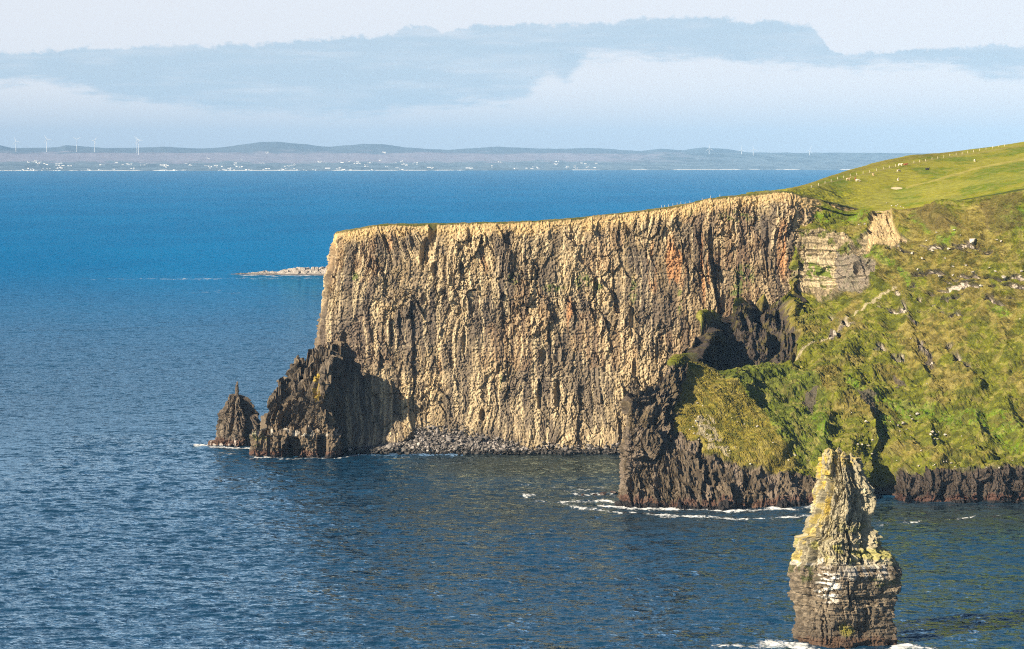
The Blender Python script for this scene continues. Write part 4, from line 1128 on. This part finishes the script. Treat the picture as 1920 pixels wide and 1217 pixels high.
def rimpt(u):
    d = np.abs(GC.u - u) < 1.2
    i = np.where(d)[0]; i = i[GC.P[i, 1] < 1500]
    return i[GC.v[i].argmin()]
er = [1240, 1247, 1254, 1261, 1269, 1276, 1284, 1293, 1316, 1332, 1350]
root = None
for e in er:
    p = GC.P[rimpt(e)]
    if root is None:
        p0 = p.copy(); root = empty('fence', tuple(p0)); tag(root, 'short row of small posts along the very edge of the cliff top', 'fence')
    q = p - p0
    bm = bmesh.new(); cyl(bm, (q[0], q[1] + 2, q[2] - .5), (q[0], q[1] + 2, q[2] + 1.1), .10, .09, 6); bm_obj('post', bm, M_POST, root)

# ================================================================== SEA
def build_sea():
    xs = np.concatenate([np.linspace(-16500, -400, 60), np.linspace(-380, -262, 24), np.arange(-260, 320, 1.0), np.linspace(324, 600, 50), np.linspace(640, 16500, 60)])
    ys = np.concatenate([np.linspace(-150, 700, 30), np.linspace(720, 872, 30), np.arange(874, 1300, 1.0), np.arange(1300, 1560, 1.6), np.linspace(1570, 3300, 140), np.arange(3310, 3700, 7), np.linspace(3720, 8000, 160), np.linspace(8050, 33000, 70), np.linspace(33200, 37500, 30)])
    X, Y = np.meshgrid(xs, ys)
    Z = np.zeros_like(X)
    G = np.stack([X, Y, Z], -1)
    u, v = proj(G)
    jx = np.where((xs > -275) & (xs < 335))[0]; jy = np.where((ys > 860) & (ys < 1700))[0]
    sx_, sy_ = X[jy[0]:jy[-1] + 1, jx[0]:jx[-1] + 1], Y[jy[0]:jy[-1] + 1, jx[0]:jx[-1] + 1]
    wr_, wc_ = sx_ + .22 * sy_, sy_ - .18 * sx_
    H = SEA_H * (.40 * fbm(wr_ / 30, wc_ / 17, 0, 921, 2) + .32 * fbm(wr_ / 8, wc_ / 4.6, 0, 922, 2) + .20 * fbm(wr_ / 3.6, wc_ / 2.5, 0, 923, 2))
    H *= sstep(-270, -235, sx_) * sstep(330, 300, sx_) * sstep(1640, 1500, sy_) * sstep(866, 880, sy_)
    G[jy[0]:jy[-1] + 1, jx[0]:jx[-1] + 1, 2] = H
    near = (Y > 700)
    foam = np.zeros_like(X)
    wx = u + 5 * fbm(X / 9, Y / 25, 0, 901, 3); wy = v + 1.6 * fbm(X / 12, Y / 30, 0, 902, 3)
    # (polyline on the water, half width in bearing units, strength)
    for pts, w, s in (
        ([(1165, 950), (1230, 953), (1300, 956), (1365, 957), (1440, 954), (1515, 952), (1580, 949)], 3.2, .95), ([(1248, 950), (1268, 948), (1300, 953)], 5, .9), ([(1440, 952), (1470, 951)], 4, .8),
        ([(1180, 958), (1235, 966), (1300, 968), (1380, 971), (1450, 972), (1525, 968)], 2.2, .85), ([(1360, 970), (1400, 973)], 3, .7), ([(1240, 968), (1265, 969)], 3, .8),
        ([(1050, 942), (1075, 950), (1110, 957), (1160, 960)], 3.0, .75), ([(1055, 945), (1075, 940), (1130, 937), (1165, 940)], 3.0, .75), ([(1120, 948), (1165, 951)], 3, .9),
        ([(985, 928), (1040, 926), (1090, 918), (1160, 912)], 3.5, .5), ([(965, 910), (1040, 912)], 2.5, .3), ([(990, 934), (1030, 940)], 7, .45), ([(1040, 915), (1130, 914)], 3, .4), ([(1075, 925), (1165, 925)], 4, .7),
        ([(640, 846), (720, 846), (800, 847), (880, 847), (1000, 847), (1170, 848)], 1.5, .85), ([(690, 853), (720, 854)], 1, .5), ([(1010, 856), (1060, 857)], 2, .3),
        ([(368, 834), (400, 839), (470, 841)], 2.2, .95), ([(470, 858), (540, 859), (640, 857), (680, 852)], 1.4, .85), ([(410, 850), (470, 851), (530, 862)], 1.8, .4), ([(360, 832), (395, 837)], 2, .8), ([(440, 858), (500, 862)], 2.5, .3), ([(730, 856), (770, 857)], 1, .5),
        ([(1640, 985), (1700, 980), (1760, 974), (1885, 966)], 2.2, .5), ([(1640, 978), (1700, 972)], 2, .25),
        ([(1480, 1206), (1560, 1222), (1660, 1222), (1700, 1208)], 7, 1.0), ([(1420, 1206), (1485, 1205)], 7, .95), ([(1340, 1212), (1430, 1210)], 6, .6), ([(1690, 1212), (1760, 1218)], 7, .7), ([(1680, 1170), (1700, 1172)], 5, .8), ([(1760, 1180), (1860, 1190)], 4, .25),
        ([(430, 515), (520, 517), (620, 517)], .9, .9), ([(330, 524), (440, 522), (600, 522)], 1.6, .5), ([(340, 527), (352, 528)], 2, .5), ([(360, 548), (410, 546)], 2, .4), ([(430, 550), (455, 549)], 1.5, .4),
        ([(245, 490), (285, 486), (310, 478), (345, 475)], 2.2, .5), ([(340, 466), (395, 463)], 1.6, .55), ([(360, 470), (380, 472)], 3, .5), ([(350, 487), (400, 482), (450, 479)], 1.8, .45), ([(415, 464), (450, 460), (480, 457)], 1.3, .45), ([(490, 456), (530, 455)], 1.3, .35), ([(450, 470), (462, 471)], 2, .4), ([(250, 494), (280, 492)], 2, .4)):
        pu = [p[0] for p in pts]; pv = [p[1] for p in pts]
        m_ = (wx > min(pu) - 3 * w) & (wx < max(pu) + 3 * w) & (wy > min(pv) - 3 * w) & (wy < max(pv) + 3 * w)
        dd, _, _ = segdist(wx[m_], wy[m_], pts)
        foam[m_] = np.maximum(foam[m_], s * (.82 if w > 1 else 1) * sstep(1.7, .1, dd / w))
    foam *= near
    # brownish shallows and the cliffs' dark reflection, both put into the water colour
    shal_refl = np.clip(1.25 - ((u - 1020) / 260) ** 2 - ((v - 868) / 34) ** 2, 0, 1) * near
    shal_refl = np.maximum(shal_refl, np.clip(1.2 - ((u - 1800) / 300) ** 2 - ((v - 965) / 32) ** 2, 0, 1) * near * .8)
    shal_refl = np.maximum(shal_refl, np.clip(1.2 - ((u - 1150) / 420) ** 2 - ((v - 950) / 60) ** 2, 0, 1) * near * .55)
    slick = near * sstep(2.0, .3, segdist(u, v + 1.2 * fbm(X / 60, 0, 0, 905, 2), [(-50, 632), (200, 617), (330, 613), (450, 607), (640, 597)])[0] / .9)
    m, nt, N, L = nodes_of('sea_water')
    out = N.new('ShaderNodeOutputMaterial'); bs = N.new('ShaderNodeBsdfPrincipled')
    geo = N.new('ShaderNodeNewGeometry')
    def math_(op, a, b=None, c=None):
        n = N.new('ShaderNodeMath'); n.operation = op
        for i, t in enumerate((a, b, c)):
            if t is None: continue
            if isinstance(t, (int, float)): n.inputs[i].default_value = t
            else: L.new(t, n.inputs[i])
        return n.outputs[0]
    def noise(scale, stretch, detail=3, rough=.6):
        mp = N.new('ShaderNodeMapping'); mp.inputs['Scale'].default_value = stretch; mp.inputs['Rotation'].default_value = (0, 0, .18)
        L.new(geo.outputs['Position'], mp.inputs['Vector'])
        n = N.new('ShaderNodeTexNoise'); n.inputs['Scale'].default_value = scale; n.inputs['Detail'].default_value = detail; n.inputs['Roughness'].default_value = rough
        L.new(mp.outputs[0], n.inputs['Vector'])
        return n.outputs['Fac']
    def mixrgb(f, a, b):
        n = N.new('ShaderNodeMix'); n.data_type = 'RGBA'
        if isinstance(f, (int, float)): n.inputs['Factor'].default_value = f
        else: L.new(f, n.inputs['Factor'])
        for k, t in (('A', a), ('B', b)):
            i = [s for s in n.inputs if s.name == k and s.type == 'RGBA'][0]
            if isinstance(t, tuple): i.default_value = (*t, 1)
            else: L.new(t, i)
        return [s for s in n.outputs if s.type == 'RGBA'][0]
    def attr(nm):
        a = N.new('ShaderNodeAttribute'); a.attribute_name = nm; return a.outputs['Fac']
    def ramp(f, a, b):
        n = N.new('ShaderNodeMapRange'); n.interpolation_type = 'SMOOTHSTEP'
        L.new(f, n.inputs['Value']); n.inputs['From Min'].default_value = a; n.inputs['From Max'].default_value = b
        return n.outputs[0]
    mottle = noise(.0022, (1, .35, 1), 3)
    col = mixrgb(ramp(mottle, .35, .65), SEA_A, SEA_B)
    sxyz = N.new('ShaderNodeSeparateXYZ'); L.new(geo.outputs['Position'], sxyz.inputs[0])
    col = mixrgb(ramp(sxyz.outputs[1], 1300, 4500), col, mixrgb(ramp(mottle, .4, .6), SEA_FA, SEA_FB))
    col = mixrgb(math_('MULTIPLY', attr('shallow_refl'), .85), col, SEA_SH_REFL)
    col = mixrgb(math_('MULTIPLY', attr('slick'), .5), col, (.004, .02, .04))
    fn = noise(.9, (.7, .4, 1), 5, .7); fn2 = noise(.13, (.7, .5, 1), 4, .6)
    fm = math_('ADD', math_('MULTIPLY', attr('foam'), 1.0), math_('ADD', math_('MULTIPLY', math_('SUBTRACT', fn, .5), 2.3), math_('MULTIPLY', math_('SUBTRACT', fn2, .5), 2.2)))
    fmask = ramp(fm, .40, .98)
    fmask = math_('MULTIPLY', fmask, ramp(attr('foam'), .02, .15))
    col = mixrgb(fmask, col, (.78, .80, .80))
    rg = N.new('ShaderNodeMapRange'); L.new(fmask, rg.inputs['Value']); rg.inputs['To Min'].default_value = SEA_ROUGH; rg.inputs['To Max'].default_value = .9
    L.new(rg.outputs[0], bs.inputs['Roughness'])
    bs.inputs['IOR'].default_value = 1.33
    def vmath(op, a_, b_):
        n = N.new('ShaderNodeVectorMath'); n.operation = op
        for i, t in enumerate((a_, b_)):
            if t is None: continue
            if isinstance(t, tuple): n.inputs[i].default_value = t
            else: L.new(t, n.inputs[i])
        return n.outputs[0]
    nv = geo.outputs['Normal']
    fr_ = N.new('ShaderNodeMapRange'); L.new(sxyz.outputs[1], fr_.inputs['Value'])
    for k_, v_ in zip(('From Min', 'From Max', 'To Min', 'To Max'), (1350, 1800, SEA_MICRO, 1.0)): fr_.inputs[k_].default_value = v_
    far_c = N.new('ShaderNodeCombineXYZ'); [L.new(fr_.outputs[0], far_c.inputs[i]) for i in range(3)]
    far_ = far_c.outputs[0]
    for scale, st_, det, amp in SEA_WAVES:
        mp = N.new('ShaderNodeMapping'); mp.inputs['Scale'].default_value = st_; mp.inputs['Rotation'].default_value = (0, 0, .25)
        L.new(geo.outputs['Position'], mp.inputs['Vector'])
        n = N.new('ShaderNodeTexNoise'); n.inputs['Scale'].default_value = scale; n.inputs['Detail'].default_value = det; n.inputs['Roughness'].default_value = .6
        L.new(mp.outputs[0], n.inputs['Vector'])
        nv = vmath('ADD', nv, vmath('MULTIPLY', vmath('MULTIPLY', vmath('SUBTRACT', n.outputs['Color'], (.5, .5, .5)), (amp * .7, amp, 0)), far_))
    nn = vmath('NORMALIZE', nv, None)
    L.new(nn, bs.inputs['Normal'])
    # water: coloured body light under a surface reflection tinted blue, more so with distance
    df = N.new('ShaderNodeBsdfDiffuse'); L.new(col, df.inputs['Color']); L.new(nn, df.inputs['Normal'])
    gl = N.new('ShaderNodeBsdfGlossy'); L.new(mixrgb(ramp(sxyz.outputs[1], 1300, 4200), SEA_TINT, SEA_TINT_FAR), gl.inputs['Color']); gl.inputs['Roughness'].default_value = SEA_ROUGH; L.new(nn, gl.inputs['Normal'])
    fr = N.new('ShaderNodeFresnel'); fr.inputs['IOR'].default_value = 1.33; L.new(nn, fr.inputs['Normal'])
    ms = N.new('ShaderNodeMixShader'); L.new(math_('MULTIPLY', math_('MULTIPLY', fr.outputs[0], SEA_REFL), math_('SUBTRACT', 1.0, fmask)), ms.inputs[0])
    L.new(df.outputs[0], ms.inputs[1]); L.new(gl.outputs[0], ms.inputs[2]); N.remove(bs)
    L.new(ms.outputs[0], out.inputs['Surface'])
    o = grid_mesh('sea', G, m, None, smooth=True, flip=True, attrs={'foam': foam, 'shallow_refl': shal_refl, 'slick': slick})
    tag(o, kind='structure')
SEA_A, SEA_B, SEA_SH_REFL, SEA_ROUGH = (.005, .034, .078), (.007, .042, .094), (.026, .028, .018), .06
SEA_H, SEA_MICRO = 1.05, .5
SEA_FA, SEA_FB = (.0, .085, .215), (.0, .115, .27)
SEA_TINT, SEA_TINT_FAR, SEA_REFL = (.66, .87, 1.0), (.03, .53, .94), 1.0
SEA_WAVES = ((.018, (.5, 1, 1), 2, .45), (.11, (.55, 1, 1), 2, 1.1), (.34, (.45, 1, 1), 3, 2.9), (1.1, (.7, 1, 1), 2, 1.9))
build_sea()

# ================================================================== AIR
def build_haze(density):
    bm = bmesh.new()
    x, y0, y1, z0, z1 = 19000, -400, 44000, -4.5, 640
    vs = [bm.verts.new(c) for c in ((-x, y0, z0), (x, y0, z0), (x, y1, z0), (-x, y1, z0), (-x, y0, z1), (x, y0, z1), (x, y1, z1), (-x, y1, z1))]
    for f in ((3, 2, 1, 0), (4, 5, 6, 7), (0, 1, 5, 4), (1, 2, 6, 5), (2, 3, 7, 6), (3, 0, 4, 7)): bm.faces.new([vs[i] for i in f])
    m, nt, N, L = nodes_of('air_haze')
    out = N.new('ShaderNodeOutputMaterial'); pv = N.new('ShaderNodeVolumePrincipled')
    pv.inputs['Color'].default_value = HAZE_COL; pv.inputs['Density'].default_value = density; pv.inputs['Anisotropy'].default_value = -.38
    L.new(pv.outputs[0], out.inputs['Volume'])
    o = bm_obj('haze', bm, m); tag(o, kind='stuff', label='pale blue sea haze in the air over the water', cat='haze')
HAZE_COL = (.33, .61, 1.0, 1)
build_haze(1.9e-5)

# ================================================================== SKY, SUN, CAMERA
SUN_EL = math.radians(26); SUN_AZ = math.radians(-124)      # azimuth from +Y towards +X
sdir = Vector((math.sin(SUN_AZ) * math.cos(SUN_EL), math.cos(SUN_AZ) * math.cos(SUN_EL), math.sin(SUN_EL)))
sl = bpy.data.lights.new('sun', 'SUN'); sl.energy = 5.0; sl.angle = math.radians(.5); sl.color = (1.0, .85, .63)
so = bpy.data.objects.new('sun', sl); COL.objects.link(so); so.rotation_euler = sdir.to_track_quat('Z', 'Y').to_euler(); so.location = (0, 0, 400)

def build_world():
    w = bpy.data.worlds.new('World'); scene.world = w; w.use_nodes = True
    nt = w.node_tree; N, L = nt.nodes, nt.links; N.clear()
    out = N.new('ShaderNodeOutputWorld'); bg = N.new('ShaderNodeBackground')
    sky = N.new('ShaderNodeTexSky'); sky.sky_type = 'NISHITA'; sky.sun_disc = False
    sky.sun_elevation = SUN_EL; sky.sun_rotation = SUN_AZ; sky.altitude = 100; sky.air_density = .55; sky.dust_density = .3; sky.ozone_density = 1.5
    tc = N.new('ShaderNodeTexCoord'); sx = N.new('ShaderNodeSeparateXYZ'); L.new(tc.outputs['Generated'], sx.inputs[0])
    def M(op, a, b=None, c=None, clamp=False):
        n = N.new('ShaderNodeMath'); n.operation = op; n.use_clamp = clamp
        for i, t in enumerate((a, b, c)):
            if t is None: continue
            if isinstance(t, (int, float)): n.inputs[i].default_value = t
            else: L.new(t, n.inputs[i])
        return n.outputs[0]
    def ramp(f, a, b):
        n = N.new('ShaderNodeMapRange'); n.interpolation_type = 'SMOOTHSTEP'
        L.new(f, n.inputs['Value']); n.inputs['From Min'].default_value = a; n.inputs['From Max'].default_value = b
        return n.outputs[0]
    def mix(f, a, b):
        n = N.new('ShaderNodeMix'); n.data_type = 'RGBA'
        if isinstance(f, (int, float)): n.inputs['Factor'].default_value = f
        else: L.new(f, n.inputs['Factor'])
        for k, t in (('A', a), ('B', b)):
            i = [s for s in n.inputs if s.name == k and s.type == 'RGBA'][0]
            if isinstance(t, tuple): i.default_value = (*t, 1)
            else: L.new(t, i)
        return [s for s in n.outputs if s.type == 'RGBA'][0]
    zc = M('MAXIMUM', sx.outputs[2], .004)
    cv = N.new('ShaderNodeCombineXYZ'); L.new(sx.outputs[0], cv.inputs[0]); L.new(sx.outputs[1], cv.inputs[1]); L.new(zc, cv.inputs[2])
    L.new(cv.outputs[0], sky.inputs['Vector'])
    sc = N.new('ShaderNodeVectorMath'); sc.operation = 'SCALE'; L.new(sky.outputs[0], sc.inputs[0]); sc.inputs['Scale'].default_value = SKY_STR
    base = sc.outputs[0]
    # direction of view as compass bearing and elevation (radians)
    az = M('ARCTAN2', sx.outputs[0], sx.outputs[1]); el = M('ARCSINE', sx.outputs[2])
    elm = M('MAXIMUM', el, 0.0)
    cvec = N.new('ShaderNodeCombineXYZ'); L.new(az, cvec.inputs[0]); L.new(el, cvec.inputs[1])
    def noise(scale, stretch, detail=5, rough=.55):
        mp = N.new('ShaderNodeMapping'); mp.inputs['Scale'].default_value = stretch; L.new(cvec.outputs[0], mp.inputs['Vector'])
        n = N.new('ShaderNodeTexNoise'); n.inputs['Scale'].default_value = scale; n.inputs['Detail'].default_value = detail; n.inputs['Roughness'].default_value = rough
        L.new(mp.outputs[0], n.inputs['Vector']); return n.outputs['Fac']
    def curve(pts):
        """height of a cloud edge (radians of elevation) against bearing"""
        n = N.new('ShaderNodeFloatCurve')
        t = M('MULTIPLY_ADD', az, 1 / .56, .5)
        cu = n.mapping.curves[0]
        q = [((math.atan((u - 960) / F)) / .56 + .5, (HOR - v) / F / .08) for u, v in pts]
        q = [(0.0, q[0][1])] + q + [(1.0, q[-1][1])]
        cu.points[0].location = q[0]; cu.points[1].location = q[-1]
        for p in q[1:-1]: cu.points.new(*p)
        for p in cu.points: p.handle_type = 'VECTOR'
        n.mapping.use_clip = False
        n.mapping.update(); L.new(t, n.inputs['Value'])
        return M('MULTIPLY', n.outputs[0], .08)
    puff = M('ADD', M('MULTIPLY', M('SUBTRACT', noise(420, (1, 1.2, 1), 4, .6), .5), .0036), M('MULTIPLY', M('SUBTRACT', noise(110, (1, 1.5, 1), 3, .6), .5), .0052))
    puff2 = M('MULTIPLY', M('SUBTRACT', noise(80, (.6, 2.8, 1), 7, .66), .5), .018)
    def band(top, bot, soft_t=.0017, soft_b=.0060):
        t = ramp(M('SUBTRACT', M('ADD', curve(top), puff), el), 0, soft_t)
        b = ramp(M('SUBTRACT', el, M('ADD', curve(bot), puff2)), 0, soft_b)
        return M('MULTIPLY', t, b)
    main = band([(-300, 90), (0, 99), (60, 99), (140, 90), (300, 86), (500, 80), (600, 72), (690, 67), (745, 60), (760, 51), (800, 48), (818, 52), (828, 61), (850, 54), (900, 45), (960, 44), (1060, 42), (1150, 40), (1170, 34), (1300, 28), (1360, 32), (1395, 45), (1430, 38), (1500, 45), (1522, 50), (1538, 72), (1552, 92), (1580, 101), (1620, 95), (1780, 93), (1850, 83), (1920, 91), (2300, 90)],
                [(-300, 175), (0, 176), (150, 176), (230, 205), (420, 222), (500, 229), (700, 230), (800, 212), (980, 200), (1060, 170), (1030, 150), (1100, 118), (1200, 122), (1330, 124), (1430, 132), (1520, 138), (1600, 144), (1650, 138), (1780, 138), (1850, 158), (1920, 162), (2300, 150)])
    wisp = ramp(noise(38, (.45, 3.8, 1), 8, .64), .46, .78)
    wisp_zone = M('MULTIPLY', wisp, .6)
    main = M('MULTIPLY', main, M('SUBTRACT', 1.0, wisp_zone))
    main = M('MULTIPLY', main, M('SUBTRACT', 1.0, M('MULTIPLY', ramp(noise(17, (.5, 3.0, 1), 6, .6), .45, .68), .45)))
    # thin bright veil behind the bank fades out well above the horizon
    # unseen upper sky opposite the sun, brightened to lift sea reflections; rest left darker
    north = ramp(M('ABSOLUTE', az), 1.75, .95)
    veil = M('ADD', M('MULTIPLY', ramp(elm, .11, .03), M('SUBTRACT', 1.0, north)), M('MULTIPLY', ramp(elm, .95, .05), north))
    gen = ramp(noise(3.2, (1, 2.6, 1), 6, .55), .46, .66)
    hi = M('MULTIPLY', M('MULTIPLY', gen, ramp(elm, .05, .12)), .35)
    lowt = mix(ramp(el, .002, .030), SKY_LOW, SKY_HIGH)
    lowt = mix(ramp(el, .08, .35), lowt, SKY_UP)
    col = mix(M('MULTIPLY', veil, VEIL), base, lowt)
    col = mix(hi, col, CLOUD_HI)
    col = mix(M('MULTIPLY', main, .92), col, CLOUD)
    L.new(col, bg.inputs['Color']); bg.inputs['Strength'].default_value = 1.0
    L.new(bg.outputs[0], out.inputs['Surface'])
SKY_STR, VEIL = .05, .9
SKY_UP = (.27, .36, .46)
SKY_LOW, SKY_HIGH, CLOUD, CLOUD_HI = (.315, .355, .405), (.43, .44, .465), (.25, .325, .39), (.15, .18, .23)
build_world()

cam = bpy.data.cameras.new('camera'); co = bpy.data.objects.new('camera', cam); COL.objects.link(co)
co.location = (0, 0, CAMH); co.rotation_euler = (math.pi / 2 - PITCH, 0, 0)
cam.sensor_width = 36; cam.lens = 36 * F / 1920; cam.clip_start = 1; cam.clip_end = 90000
scene.camera = co

vs = scene.view_settings
vs.view_transform = 'Standard'; vs.look = 'None'; vs.exposure = 1.06; vs.gamma = 1.0; vs.use_curve_mapping = False
cy = scene.cycles
cy.max_bounces = 5; cy.diffuse_bounces = 2; cy.glossy_bounces = 2; cy.volume_bounces = 0; cy.transmission_bounces = 2
cy.filter_width = 1.1; cy.use_denoising = False; cy.denoiser = 'OPENIMAGEDENOISE'
